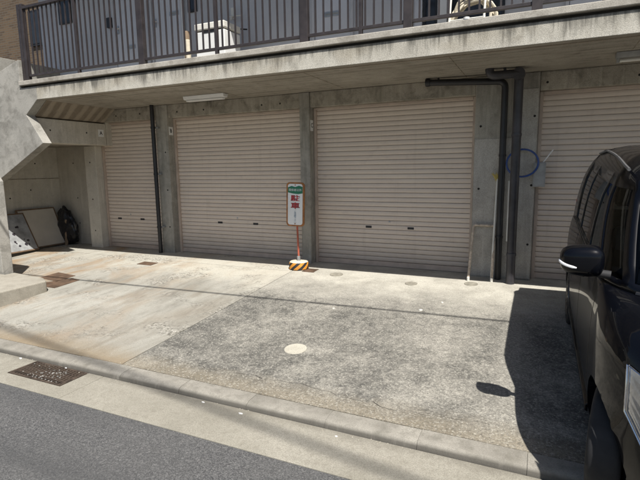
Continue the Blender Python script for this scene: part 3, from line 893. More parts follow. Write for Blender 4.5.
# ------------------------------------------------------------------ railing
rl = thing('balcony_railing', 'dark brown metal balcony railing with thin upright bars', 'railing', (-2, 5.53, 3.07))
RY = 5.53
for x, w_ in ((-7.99, .05), (-7.915, .05), (-5.37, .055), (-2.735, .055), (-1.443, .05), (-0.131, .05), (1.18, .05), (2.5, .05), (3.8, .05)):
    MB().box(x-w_, x+w_, RY-.035, RY+.035, 3.05, 4.30).build('post', 'darkrail', rl, bevel=.004) if w_ > .05 or x > -2 else MB().box(x-.03, x+.03, RY-.035, RY+.035, 3.05, 4.30).build('post', 'darkrail', rl, bevel=.004)
for x in (-6.70, -4.05, -2.005, 0.458, 1.85, 3.2):
    MB().box(x-.022, x+.022, RY-.022, RY+.022, 3.05, 4.215).build('stay', 'darkrail', rl, bevel=.003)
MB().box(-7.95, XR, RY-.02, RY+.02, 3.150, 3.185).build('bottom_rail', 'darkrail', rl, bevel=.003)
MB().box(-7.99, XR, RY-.032, RY+.032, 4.215, 4.26).build('top_rail', 'darkrail', rl, bevel=.006)
bal = None
x = -7.86
while x < XR-.05:
    near = any(abs(x-p) < .05 for p in (-7.915, -5.37, -2.735, -1.443, -.131, 1.18, 2.5, 3.8, -6.7, -4.05, -2.005, .458, 1.85, 3.2))
    if not near:
        if bal is None:
            bal = MB().box(-.0095, .0095, -.0095, .0095, 3.186, 4.214).build('baluster', 'darkrail', rl, local=True)
            bm_ = bal.data
            o = bal
        else:
            o = bpy.data.objects.new('baluster', bm_); COL.objects.link(o); o.parent = rl
        o.location = (x-rl.location.x, 0, -rl.location.z)
    x += 0.1055

# ------------------------------------------------------------------ things on the balcony
wb = thing('storage_cabinet', 'white box cabinet standing on the balcony behind the railing', 'cabinet', (-4.65, 6.2, 3.012))
MB().box(-4.93, -4.40, 6.20, 6.62, 3.03, 3.64).build('body', 'white', wb, bevel=.012)
MB().box(-4.94, -4.39, 6.185, 6.63, 3.66, 3.76).build('lid', 'offwhite', wb, bevel=.015)
MB().box(-4.80, -4.50, 6.194, 6.205, 3.615, 3.645).build('handle_gap', 'black', wb)
for a in (-4.90, -4.47):
    MB().box(a, a+.05, 6.24, 6.58, 3.012, 3.03).build('foot', 'black', wb)
for i, (x, y, r, h, t, lab) in enumerate(((-5.22, 6.35, .05, .72, 'mat_brown', 'brown rolled mat standing left of the white cabinet'), (-5.06, 6.42, .035, .78, 'mat_brown', 'thinner brown roll touching the white cabinet'), (-5.10, 6.22, .04, .55, 'cream', 'short cream roll between the brown rolls'))):
    m = MB().lathe([(r*.9, 0), (r, .01), (r*1.02, h*.5), (r, h-.01), (r*.8, h), (r*.5, h-.015)], (x, y, 3.013), 14)
    tag(m.build('rolled_mat', t, smooth=True), lab, 'rolled mat', 'rolled mats on the balcony')
hs = MB()
pts = []
for i in range(150):
    a = i*.26
    rr = .24+.035*math.sin(i*.7)
    pts.append((-0.86+rr*math.cos(a), 6.35+.10*math.sin(i*.31)*.6, 3.30+rr*math.sin(a)*1.05))
hs.tube(pts, .017, 7)
tag(hs.build('coiled_hose', 'cream', smooth=True), 'cream hose coiled upright on the balcony above the drainpipes', 'hose')
jg = thing('water_jug', 'blue plastic jug standing inside the coiled hose', 'jug', (-0.9, 6.1, 3.012))
MB().lathe([(.07, 0), (.08, .02), (.08, .15), (.06, .2), (.03, .23), (.03, .25)], (-.9, 6.1, 3.012), 18).build('body', 'bluejug', jg, smooth=True)
MB().lathe([(.036, .25), (.036, .275), (.02, .28)], (-.9, 6.1, 3.012), 14).build('cap', 'white', jg, smooth=True)
MB().box(-.95, -.85, 6.012, 6.018, 3.05, 3.13).build('label_sheet', 'white', jg)
ps = thing('clothes_stand', 'thin pale metal clothes stand on the balcony beside the hose', 'stand', (-1.05, 6.3, 3.012))
for x in (-1.12, -.72):
    MB().tube([(x, 6.15, 3.013), (x+.02, 6.45, 4.5)], .014, 8).build('upright', 'offwhite', ps, smooth=True)
for z in (3.3, 3.75, 4.3):
    MB().tube([(-1.13, 6.15+(z-3)*.2, z), (-.70, 6.15+(z-3)*.2, z)], .010, 8).build('cross_bar', 'offwhite', ps, smooth=True)
sb = thing('small_box', 'little white box on the balcony floor beside the wall trim', 'box', (-1.55, 6.3, 3.012))
MB().box(-1.57, -1.47, 6.1, 6.25, 3.012, 3.22).build('body', 'offwhite', sb, bevel=.006)
MB().box(-1.575, -1.465, 6.095, 6.255, 3.222, 3.25).build('lid', 'grey', sb, bevel=.004)

# ------------------------------------------------------------------ lamps under the slab
def lamp(x0, x1, y, mat, label):
    l = thing('ceiling_lamp', label, 'lamp', ((x0+x1)/2, y, 2.755))
    MB().prism([(y-.07, 2.756), (y+.07, 2.756), (y+.05, 2.70), (y-.05, 2.70)], 'X', x0, x1).build('housing', mat, l, bevel=.006)
    return l
l1 = lamp(-5.40, -4.60, 6.45, 'white', 'white fluorescent batten lamp under the slab above the B shutter')
MB().box(-5.36, -4.64, 6.405, 6.495, 2.672, 2.699).build('diffuser', 'white', l1, bevel=.01)
l2 = lamp(0.66, 1.75, 6.30, 'grey', 'dark bare batten lamp under the slab above the parked car')
MB().tube([(0.70, 6.30, 2.672), (1.71, 6.30, 2.672)], .016, 10).build('tube', 'offwhite', l2, smooth=True)
for a in (0.67, 1.715):
    MB().box(a, a+.025, 6.275, 6.325, 2.655, 2.699).build('lamp_holder', 'grey', l2)

# ------------------------------------------------------------------ drainpipes
p1 = thing('drainpipe', 'thin black drainpipe running down beside the A shutter', 'drainpipe', (-6.60, 6.93, 0))
MB().tube([(-6.60, 6.93, 0.0), (-6.60, 6.93, 2.757)], .037, 14).build('pipe', 'pipe_black', p1, smooth=True)
for z in (.5, 1.5, 2.35):
    MB().lathe([(.042, -.018), (.044, 0), (.042, .018)], (-6.60, 6.93, z), 14).build('bracket', 'black', p1, smooth=True)
    MB().box(-6.56, -6.50, 6.945, 6.999, z-.012, z+.012).build('bracket_arm', 'steel', p1)
p2 = thing('drainpipe', 'slim black drainpipe bending left above the C shutter', 'drainpipe', (-.5, 6.9, 0))
MB().tube(round_path([(-0.50, 6.92, 0.0), (-0.50, 6.90, 2.655), (-1.50, 6.80, 2.705)], .09), .043, 14).build('pipe', 'pipe_black', p2, smooth=True)
MB().lathe([(.052, -.03), (.055, 0), (.052, .03)], (-1.49, 6.801, 2.705), 14, 'X').build('end_collar', 'black', p2, smooth=True)
for x in (-1.35, -.66):
    MB().box(x-.012, x+.012, 6.80, 6.83, 2.70, 2.757).build('hanger', 'black', p2)
for z in (.6, 1.7):
    MB().lathe([(.047, -.015), (.049, 0), (.047, .015)], (-.50, 6.91, z), 14).build('bracket', 'black', p2, smooth=True)
p3 = thing('drainpipe', 'thick dark grey drainpipe with an elbow, in front of the blue hoop', 'drainpipe', (-.33, 6.72, 0))
MB().tube(round_path([(-0.325, 6.72, 0.0), (-0.325, 6.68, 2.66), (-0.325, 6.60, 2.69)], .02), .056, 18).build('pipe', 'pipe', p3, smooth=True)
MB().tube(round_path([(-0.325, 6.58, 2.685), (-0.66, 6.52, 2.675), (-0.665, 6.52, 2.757)], .07), .052, 16).build('branch', 'pipe', p3, smooth=True)
MB().lathe([(.072, -.07), (.074, 0), (.072, .06), (.03, .065)], (-0.325, 6.60, 2.68), 20, 'Y').build('elbow_cap', 'pipe', p3, smooth=True)
MB().box(-.50, -.47, 6.52, 6.58, 2.66, 2.757).build('hanger', 'black', p3)
for z in (.4, 1.95):
    MB().lathe([(.060, -.02), (.063, 0), (.060, .02)], (-.325, 6.715-.015*z, z), 18).build('bracket', 'pipe', p3, smooth=True)
    MB().box(-.34, -.31, 6.74, 6.985, z-.012, z+.012).build('bracket_arm', 'steel', p3)

# hoop, rack, poles, box by the wide pillar
hp = MB(); n = 48
pts = [(-0.25+.193*math.cos(2*math.pi*i/n), 6.90+.02*math.sin(2*math.pi*i/n), 1.595+.178*math.sin(2*math.pi*i/n)) for i in range(n+1)]
hp.tube(pts, .0125, 8, cap=False)
tag(hp.build('hoop', 'blue', smooth=True), 'navy blue plastic hoop hung behind the thick drainpipe', 'hoop')
hk = MB().tube(round_path([(-0.30, 6.985, 1.80), (-0.30, 6.88, 1.80), (-0.30, 6.88, 1.84)], .02), .006, 8).build('wall_hook', 'steel', smooth=True)
tag(hk, 'small steel hook carrying the blue hoop', 'hook')
rk = thing('tube_rack', 'rusty bent tube frame leaning on the wide pillar', 'rack', (-.7, 6.75, 0))
MB().tube(round_path([(-0.862, 6.69, 0.0), (-0.845, 6.96, 0.745), (-0.565, 6.96, 0.745), (-0.560, 6.73, 0.0)], .035), .017, 10).build('frame', 'rust', rk, smooth=True)
for x, y in ((-.862, 6.69), (-.56, 6.73)):
    MB().lathe([(.019, 0.001), (.019, .05), (.014, .055)], (x, y, 0.0), 12).build('foot', 'offwhite', rk, smooth=True)
pw = thing('broom', 'pale stick broom with yellow head leaning beside the slim drainpipe', 'broom', (-.57, 6.8, 0))
MB().tube([(-0.575, 6.80, 0.0), (-0.555, 6.965, 1.40)], .013, 8).build('stick', 'offwhite', pw, smooth=True)
mb_ = MB()
for i in range(9):
    a = (i-4)*.012
    mb_.tube([(-0.556+a*.3, 6.962, 1.36), (-0.562+a*.8, 6.955, 1.42+.01*math.cos(i)), (-0.570+a*1.3, 6.95, 1.46+.015*math.sin(i*2))], [.006, .010, .004], 6)
mb_.build('head', 'yellow', pw, smooth=True)
ws = MB().tube([(-0.395, 6.86, 0.55), (-0.405, 6.95, 1.36)], .011, 8).build('rod', 'offwhite', smooth=True)
tag(ws, 'thin pale rod propped between the two drainpipes', 'rod')
gb = thing('switch_box', 'grey box on the pillar edge overlapping the shutter behind the car', 'box', (-.02, 6.95, 1.45))
MB().box(-0.115, 0.035, 6.925, 6.984, 1.28, 1.60).build('body', 'grey', gb, bevel=.006)
MB().box(-0.105, 0.025, 6.918, 6.926, 1.29, 1.59).build('lid', 'grey', gb, bevel=.004)
MB().tube([(0.0, 6.95, 1.60), (0.11, 6.95, 1.76)], .008, 6).build('key_rod', 'white', gb, smooth=True)

# ------------------------------------------------------------------ parking sign on its striped base
sg = thing('parking_sign', 'rounded no parking sign with green header on a striped round base', 'sign', (-3.43, 6.58, 0))
def stripe_mat():
    k = NT('yellow_black_stripes')
    x, y, z = k.xyz()
    ang = k.math('ARCTAN2', k.math('SUBTRACT', y, 6.58), k.math('SUBTRACT', x, -3.43))
    v = k.math('ADD', k.math('MULTIPLY', ang, 1.15), k.math('MULTIPLY', z, -9.0))
    fr_ = k.math('FRACT', v)
    yel = k.mix(k.rng(k.noise(18, 5), .4, .7), (0.60, 0.25, 0.02), (0.42, 0.17, 0.02))
    k.col(k.mix(k.rng(fr_, .5, .52), yel, (0.015, 0.015, 0.016)))
    k.rough(.6)
    return k.m
MB().lathe([(.150, 0.001), (.158, .012), (.152, .10), (.146, .112)], (-3.43, 6.58, 0), 32).build('base', stripe_mat(), sg, smooth=True)
MB().lathe([(.146, .112), (.13, .124), (.04, .130)], (-3.43, 6.58, 0), 32).build('base_top', 'cream', sg, smooth=True)
MB().lathe([(.028, .128), (.028, .20), (.018, .205)], (-3.43, 6.58, 0), 14).build('socket', 'steel', sg, smooth=True)
MB().tube([(-3.43, 6.58, .19), (-3.445, 6.58, 0.68)], .0155, 10).build('pole', 'redpole', sg, smooth=True)
SC = Vector((-3.463, 6.575, 1.015))
SR = Matrix.Rotation(R(1.8), 4, 'Y') @ Matrix.Rotation(R(6), 4, 'Z')
# local frame of the sign: x right, z up, -y to the viewer
def rrect(w_, h, r, n=6):
    out = []
    for cx, cz, a0 in ((w_-r, h-r, 0), (-w_+r, h-r, 90), (-w_+r, -h+r, 180), (w_-r, -h+r, 270)):
        for i in range(n+1):
            a = R(a0+90*i/n)
            out.append((cx+r*math.cos(a), cz+r*math.sin(a)))
    return out
def sign_part(name, mb, mat, **k):
    o = mb.build(name, mat, None, **k)
    o.data.transform(Matrix.Translation(SC) @ SR)
    o.parent = sg; o.location = -sg.location
    return o
sign_part('frame', MB().prism(rrect(.15, .342, .055), 'Y', -.015, .015), 'orange', bevel=.006)
sign_part('face', MB().prism(rrect(.122, .318, .04), 'Y', -.019, -.0155), 'white')
hdr = [(-.121, .262), (-.06, .285), (0, .270), (.06, .292), (.121, .275), (.121, .175), (.05, .162), (-.03, .168), (-.121, .185)]
sign_part('header', MB().prism(hdr, 'Y', -.0215, -.0195), 'greenprint')
TX = Matrix(((1, 0, 0), (0, 0, -1), (0, 1, 0))).to_4x4()
def sign_text(name, body, size, mat, x, z, y=-.022, off=0.0, sx=1.0, sz=1.0):
    o = text_mesh(name, body, size, mat, None, Vector((0, 0, 0)), TX, .0004, offset=off)
    o.data.transform(Matrix.Translation(SC) @ SR @ Matrix.Translation((x, y, z)) @ Matrix.Diagonal((sx, 1, sz, 1)))
    o.parent = sg; o.location = -sg.location
    return o
sign_text('header_text', '関係者以外', .043, 'white', 0, .222, y=-.0225)
for ch, z in (('駐', .092), ('車', -.022)):
    sign_text('large_character', ch, .125, 'blackchar', .003, z-.004, y=-.0200, off=.0035, sx=1.25, sz=.8)
    sign_text('large_character', ch, .125, 'redchar', 0, z, y=-.0212, off=.0012, sx=1.25, sz=.8)
for i, ch in enumerate('ご遠慮下さい'):
    sign_text('small_character', ch, .040, 'bluegrey', 0.0, -.100-.037*i, y=-.0205)
for z in (.30, -.30):
    sign_part('bolt', MB().lathe([(.009, -.019), (.009, -.024), (.004, -.026)], (0, 0, z), 10, 'Y'), 'orange')

# ------------------------------------------------------------------ boards and bag in the recess
def leaning(name, y0, y1, xb, xt, zb, zt, th, facemat, edgemat, label, cat):
    b = thing(name, label, cat, ((xb+xt)/2, (y0+y1)/2, 0))
    dx, dz = xt-xb, zt-zb
    L = math.hypot(dx, dz); nx, nz = dz/L, -dx/L
    if nx < 0: nx, nz = -nx, -nz
    def slab(a0, a1, t0, t1, ya, yb):
        p = lambda a, t: (xb+dx*a+nx*t, zb+dz*a+nz*t)
        return [p(a0, t0), p(a0, t1), p(a1, t1), p(a1, t0)], ya, yb
    q, ya, yb = slab(0.0, 1.0, 0.0, th*.8, y0+.01, y1-.01)
    MB().prism(q, 'Y', ya, yb).build('panel', facemat, b)
    e = .022
    for (a0, a1, ya, yb) in ((0, .03, y0, y1), (.97, 1.0, y0, y1), (.03, .97, y0, y0+e), (.03, .97, y1-e, y1)):
        q, ya, yb = slab(a0, a1, -.004, th, ya, yb)
        MB().prism(q, 'Y', ya, yb).build('edge_strip', edgemat, b)
    return b, (xb, dx, zb, dz, nx, nz, th)
leaning('leaning_board', 6.18, 7.02, -9.37, -9.70, .015, .80, .035, 'woodboard', 'woodedge', 'big beige brown edged board leaning in the recess under the stairs', 'board')
b2, (xb, dx, zb, dz, nx, nz, th) = leaning('leaning_sign', 5.55, 6.28, -9.22, -9.62, .012, .74, .03, 'paleboard', 'woodedge', 'pale board with worn dark marks leaning behind the concrete wall end', 'board')
mk = MB()
for i in range(16):
    a = random.choice((.2, .35, .55, .62, .25)) + random.gauss(0, .04); y = random.choice((5.75, 5.95, 6.1)) + random.gauss(0, .04)
    s = random.uniform(.012, .04)
    pl = [(y+s*random.uniform(.5, 1.2)*math.cos(t), a+1.2*s*random.uniform(.4, 1.2)*math.sin(t)) for t in (0, 1.2, 2.4, 3.6, 4.9)]
    vs = [(xb+dx*q+nx*(th*.8+.002), p, zb+dz*q+nz*(th*.8+.002)) for p, q in pl]
    mk.add(vs, [(0, 1, 2, 3, 4)])
mk.build('worn_marks', 'blackchar', b2)['kind'] = 'stuff'
wd = MB().prism([(6.93, 0.0), (6.98, 0.0), (7.03, .55), (6.98, .55)], 'X', -9.30, -9.26).build('wood_stick', 'mat_brown', bevel=.004)
tag(wd, 'brown wooden stick standing right of the big leaning board', 'stick')
bgm = bmesh.new()
bmesh.ops.create_icosphere(bgm, subdivisions=4, radius=1.0)
from mathutils import noise as mnoise
for v in bgm.verts:
    p = v.co.copy()
    q = mnoise.fractal(p*2.3+Vector((3, 1, 7)), 1.0, 2.0, 4)
    rd_ = abs(mnoise.noise(p*4.1))*.22
    k = 1+.17*q-rd_*.6
    taper = 1.0-.38*max(0, p.z)**1.2
    v.co = Vector((p.x*.27*k*taper, p.y*.14*k*taper, max(p.z*.47*k, -.37)))
me = bpy.data.meshes.new('bin_bag'); bgm.to_mesh(me); bgm.free()
me.transform(Matrix.Translation((-9.36, 7.08, .38)) @ Matrix.Rotation(R(-14), 4, 'Y'))
o = put('bin_bag', me, 'bag', None, smooth=True, angle=40)
tag(o, 'crumpled black bin bag slumped in the recess corner', 'bag')

# ------------------------------------------------------------------ overhead cables (they throw the two line shadows)
def cable(g0, g1, h, r, label, sag=.12):
    a = Vector(g0)+SUN*h; b = Vector(g1)+SUN*h
    d = (b-a)
    pts = []
    for i in range(41):
        t = -1.6+4.2*i/40
        p = a+d*t; p.z = a.z + sag*((t-.5)**2)*.4
        pts.append(p)
    tag(MB().tube(pts, r, 8).build('overhead_cable', 'cable', smooth=True), label, 'cable')
cable((-7.5, 4.94, -.1), (-.24, 5.28, -.08), 5.0, .019, 'thick black overhead cable whose thin shadow crosses the driveway')
cable((-3.5, 2.97, -.26), (-.68, 2.555, -.26), 13.0, .030, 'high black overhead cable whose soft shadow crosses the gutter')
# ------------------------------------------------------------------ parked car
CARX, CARY = 1.125, 2.24
car = thing('parked_car', 'black compact minivan parked nose to the street on the driveway', 'car', (CARX, CARY, zg(CARY)-.004))
car.rotation_euler = (math.atan(.06), 0, R(0.5))
AX = (0.66, 3.22)                          # axle positions behind the nose
WR = 0.285
BEZ = 9
def ring(h, yf, yr, wd, rf, rfy, rr, sides):
    """plan outline at height h: nose centre -> left side -> tail centre (x negative), then mirrored"""
    half = []
    for i in range(5):                      # nose, slightly bowed
        t = i/5
        x = -(wd-rf)*t
        half.append((x, yf+0.05*t*t))
    y0 = yf+0.05
    for i in range(BEZ+1):                  # front corner (ellipse arc)
        a = math.pi/2*i/BEZ
        half.append((-(wd-rf)-rf*math.sin(a), y0+rfy*(1-math.cos(a))))
    ya = y0+rfy
    yb = yr-rr
    for s in sides:
        y = max(ya+.004*(sides.index(s)+1), min(s, yb-.004*(len(sides)-sides.index(s))))
        half.append((-wd+0.012*((y-2.0)/1.7)**2, y))
    for i in range(6):
        a = math.pi/2*i/5
        half.append((-(wd-rr)-rr*math.cos(a)+0.0, yb+rr*math.sin(a)))
    for i in range(1, 5):
        t = i/4
        half.append((-(wd-rr)*(1-t), yr+0.02*t))
    pts = half + [(-x, y) for x, y in reversed(half[1:-1])]
    return [(x, y, h) for x, y in pts]
SIDES = [0.85, .95, 1.1, 1.25, 1.35, 1.45, 1.65, 1.86, 1.92, 2.3, 2.70, 2.76, 3.0, 3.26, 3.38]
low = [  # h, yf, yr, w, corner x, corner y, rear radius
    (.17, .16, 3.62, .735, .42, .55, .10), (.21, .11, 3.66, .775, .44, .60, .10), (.28, .07, 3.69, .795, .45, .64, .10),
    (.38, .04, 3.70, .805, .46, .66, .10), (.50, .03, 3.705, .812, .46, .66, .09), (.60, .04, 3.70, .812, .46, .66, .08),
    (.70, .06, 3.70, .812, .46, .65, .08), (.80, .09, 3.70, .810, .46, .64, .08), (.88, .13, 3.70, .806, .45, .62, .08),
    (.94, .19, 3.70, .800, .44, .60, .08), (.985, .28, 3.70, .793, .43, .58, .08), (1.02, .39, 3.70, .786, .42, .55, .08),
    (1.05, .53, 3.695, .780, .41, .53, .08), (1.068, .65, 3.69, .776, .40, .51, .08)]
up = [
    (1.070, .70, 3.69, .772, .40, .50, .08), (1.115, .745, 3.685, .768, .40, .50, .08), (1.20, .825, 3.675, .759, .40, .50, .08),
    (1.30, .92, 3.66, .746, .39, .49, .09), (1.40, 1.015, 3.64, .729, .38, .48, .10), (1.50, 1.11, 3.615, .705, .36, .46, .10),
    (1.59, 1.195, 3.59, .672, .33, .44, .11), (1.66, 1.27, 3.56, .638, .30, .42, .12), (1.715, 1.36, 3.52, .598, .28, .40, .13),
    (1.755, 1.47, 3.46, .550, .26, .36, .14), (1.785, 1.62, 3.38, .49, .24, .30, .15), (1.81, 1.85, 3.24, .39, .20, .25, .15), (1.82, 2.1, 3.05, .25, .14, .14, .12)]
def loft(rows, cap0=True, cap1=True, keep=None):
    rs = [ring(*r_, SIDES) for r_ in rows]
    n = len(rs[0]); vs = [p for r_ in rs for p in r_]; fs = []
    for i in range(len(rs)-1):
        for k in range(n):
            if keep is None or keep(i, k, n):
                fs.append((i*n+k, i*n+(k+1) % n, (i+1)*n+(k+1) % n, (i+1)*n+k))
    if cap0: fs.append(tuple(range(n-1, -1, -1)))
    if cap1: fs.append(tuple((len(rs)-1)*n+k for k in range(n)))
    return vs, fs, n
NH = 5+BEZ+1+len(SIDES)+6+4                # points on the left half incl. both ends
def side_idx(k, n):
    return k if k < NH-1 else n-1-k        # mirror face columns onto the left half
i_corner0, i_side0 = 5, 5+BEZ+1
i_rear0 = i_side0+len(SIDES)
def zone(i, k, n):
    """which pane a face of the upper shell belongs to, or None for painted metal"""
    q = side_idx(k, n)
    if not (1 <= i <= 5): return None
    if q < i_corner0+4: return 'windscreen'
    s = q-i_side0                           # face between side column s and s+1
    if q < i_corner0+5: return None
    if q < i_side0+4: return 'quarter' if q < i_corner0+8 else ('front' if q > i_corner0+8 else None)
    if s in (4, 5, 6): return 'front'
    if s in (8, 9): return 'rear'
    if s in (11, 12): return 'back'
    if q >= i_rear0+6: return 'tail'
    return None
# lower body with wheel arches cut out
vs, fs, n = loft(low)
body = MB(); body.add(vs, fs)
bo = body.build('body', 'paint', car, local=True)
cut = MB()
for ay in AX:
    for sx in (-1, 1):
        prof_ = [(.001, 0), (.335, 0), (.335, .30), (.001, .30)]
        cut.lathe(prof_, (sx*.98 if sx < 0 else .68, ay, .285), 40, 'X')
co = cut.build('cutter', 'black', car, local=True)
bo.parent = None; co.parent = None
bmod = bo.modifiers.new('cut', 'BOOLEAN'); bmod.operation = 'DIFFERENCE'; bmod.object = co; bmod.solver = 'EXACT'
dg = bpy.context.evaluated_depsgraph_get(); dg.update()
me2 = bpy.data.meshes.new_from_object(bo.evaluated_get(dg))
bpy.data.objects.remove(co); bpy.data.objects.remove(bo)
me2.name = 'body'
bo = put('body', me2, 'paint', car, smooth=True, local=True, angle=32)
# upper shell and panes
vs, fs, n = loft(up, cap0=False, keep=lambda i, k, n: zone(i, k, n) is None)
sh = MB(); sh.add(vs, fs)
sho = sh.build('cabin_shell', 'paint', car, smooth=True, local=True, angle=32)
sm = sho.modifiers.new('thick', 'SOLIDIFY'); sm.thickness = .03; sm.offset = -1
panes = {}
for i in range(len(up)-1):
    for k in range(n):
        z_ = zone(i, k, n)
        if z_:
            sd = '' if z_ in ('windscreen', 'tail') else ('L' if k < NH-1 else 'R')
            panes.setdefault(z_+sd, []).append((i, k))
rs = [ring(*r_, SIDES) for r_ in up]
for key, cells in panes.items():
    m = MB()
    for (i, k) in cells:
        q = [rs[i][k], rs[i][(k+1) % n], rs[i+1][(k+1) % n], rs[i+1][k]]
        q = [Vector(p) for p in q]
        q = [Vector((p.x*.992, 2.1+(p.y-2.1)*.997, p.z)) for p in q]
        m.add(q, [(0, 1, 2, 3)])
    me = bpy.data.meshes.new('window'); me.from_pydata(m.v, [], m.f)
    bm = bmesh.new(); bm.from_mesh(me); bmesh.ops.remove_doubles(bm, verts=bm.verts, dist=.0005)
    bmesh.ops.recalc_face_normals(bm, faces=bm.faces); bm.to_mesh(me); bm.free()
    put('windscreen' if key == 'windscreen' else 'window', me, 'windscreen' if key in ('windscreen',) or key.startswith('quarter') else 'glass', car, smooth=True, local=True, angle=60)
def side_x(h):
    rows = low+up
    for a, b in zip(rows, rows[1:]):
        if a[0] <= h <= b[0]+1e-9:
            t = (h-a[0])/max(1e-6, b[0]-a[0]); return a[3]+(b[3]-a[3])*t
    return rows[-1][3]
# seams, mouldings, handles on both sides
for sx in (-1, 1):
    for (yy, h0, h1) in ((1.06, .36, 1.06), (1.89, .25, 1.06), (2.73, .62, 1.06)):
        m = MB()
        hs_ = [h0+(h1-h0)*i/12 for i in range(13)]
        vs = []
        for h in hs_:
            xs = side_x(h)-0.012*((yy-2.0)/1.7)**2
            for dx, dy in ((-.004, -.004), (.0012, -.004), (.0012, .004), (-.004, .004)):
                vs.append((sx*(xs+dx), yy+dy, h))
        fs = [(4*i+a, 4*i+(a+1) % 4, 4*i+4+(a+1) % 4, 4*i+4+a) for i in range(12) for a in range(4)]
        m.add(vs, fs).build('door_seam', 'black', car, local=True)
    m = MB()
    vs = []
    for i in range(13):
        yy = 1.02+(2.86-1.02)*i/12
        xs = side_x(.30)
        for dx, dh in ((-.01, -.03), (.008, -.02), (.010, .02), (-.01, .03)):
            vs.append((sx*(xs+dx), yy, .26+dh))
    fs = [(4*i+a, 4*i+(a+1) % 4, 4*i+4+(a+1) % 4, 4*i+4+a) for i in range(12) for a in range(4)]
    fs += [(3, 2, 1, 0), (48, 49, 50, 51)]
    m.add(vs, fs).build('side_sill', 'paint', car, local=True, bevel=.004)
    for yy in (1.70, 2.02):
        xs = side_x(.93)
        MB().tube([(sx*(xs-.01), yy, .93), (sx*(xs+.028), yy+.02, .932), (sx*(xs+.028), yy+.13, .932), (sx*(xs-.01), yy+.15, .93)], .013, 8).build('door_handle', 'paint', car, smooth=True, local=True)
    # belt strip under the windows
    m = MB(); vs = []
    for i in range(15):
        yy = 1.28+(3.42-1.28)*i/14
        xs = side_x(1.085)-0.012*((yy-2.0)/1.7)**2
        for dx, dh in ((-.006, -.012), (.006, -.009), (.006, .010), (-.006, .013)):
            vs.append((sx*(xs+dx), yy, 1.088+dh))
    fs = [(4*i+a, 4*i+(a+1) % 4, 4*i+4+(a+1) % 4, 4*i+4+a) for i in range(14) for a in range(4)]
    m.add(vs, fs).build('belt_strip', 'black', car, local=True)
    # roof drip moulding
    m = MB(); vs = []
    pth = []
    for i in range(21):
        yy = 1.50+(3.42-1.50)*i/20
        t = i/20
        hh = 1.700+.058*math.sin(math.pi*min(1, t*1.1+.02)/2) - (.03*max(0, t-.9)*10)
        # x on the shell at that height
        pth.append((sx*(side_x(hh)+.004), yy, hh+.003))
    MB().tube(pth, [.011]*21, 6).build('roof_moulding', 'gunmetal', car, smooth=True, local=True)
    # door mirror
    mc = Vector((sx*(.812+.065), 1.07, 1.195))
    mr = bmesh.new(); bmesh.ops.create_icosphere(mr, subdivisions=4, radius=1.0)
    for v in mr.verts:
        p = v.co
        def se(a, e): return math.copysign(abs(a)**e, a)
        q = Vector((se(p.x, .62)*.118, se(p.y, .75)*.085, se(p.z, .66)*.092))
        if q.y > .035: q.y = .035+(q.y-.035)*.15
        q.z += -.10*abs(q.x+.1*sx*0)*0
        q.z *= 1-.22*(sx*q.x/.118)*.5-.0
        q.y += .10*(sx*q.x)
        v.co = mc+q
    me = bpy.data.meshes.new('door_mirror'); mr.to_mesh(me); mr.free()
    mo = put('door_mirror', me, 'paint', car, smooth=True, local=True, angle=70)
    MB().tube([(sx*.72, 1.06, 1.115), (sx*.79, 1.07, 1.12), (sx*.85, 1.07, 1.14)], [.026, .025, .028], 14).build('arm', 'tyre', mo, smooth=True, local=True)
    ind = MB(); pts = []
    for i in range(11):
        t = R(4+80*i/10)
        xo = .118*abs(math.cos(t))**.62; yo = -.085*abs(math.sin(t))**.75
        pts.append((mc.x+sx*(xo+.001), mc.y+yo+.10*xo-.002, mc.z-.002-.028*i/10))
    ind.tube(pts, [.004]+[.0085]*9+[.004], 8).build('indicator', 'amberwhite', mo, smooth=True, local=True)
    MB().lathe([(.001, .0), (.07, .0), (.07, .003), (.001, .003)], (mc.x, mc.y+.049, mc.z), 20, 'Y').build('mirror_glass', 'chrome', mo, local=True)
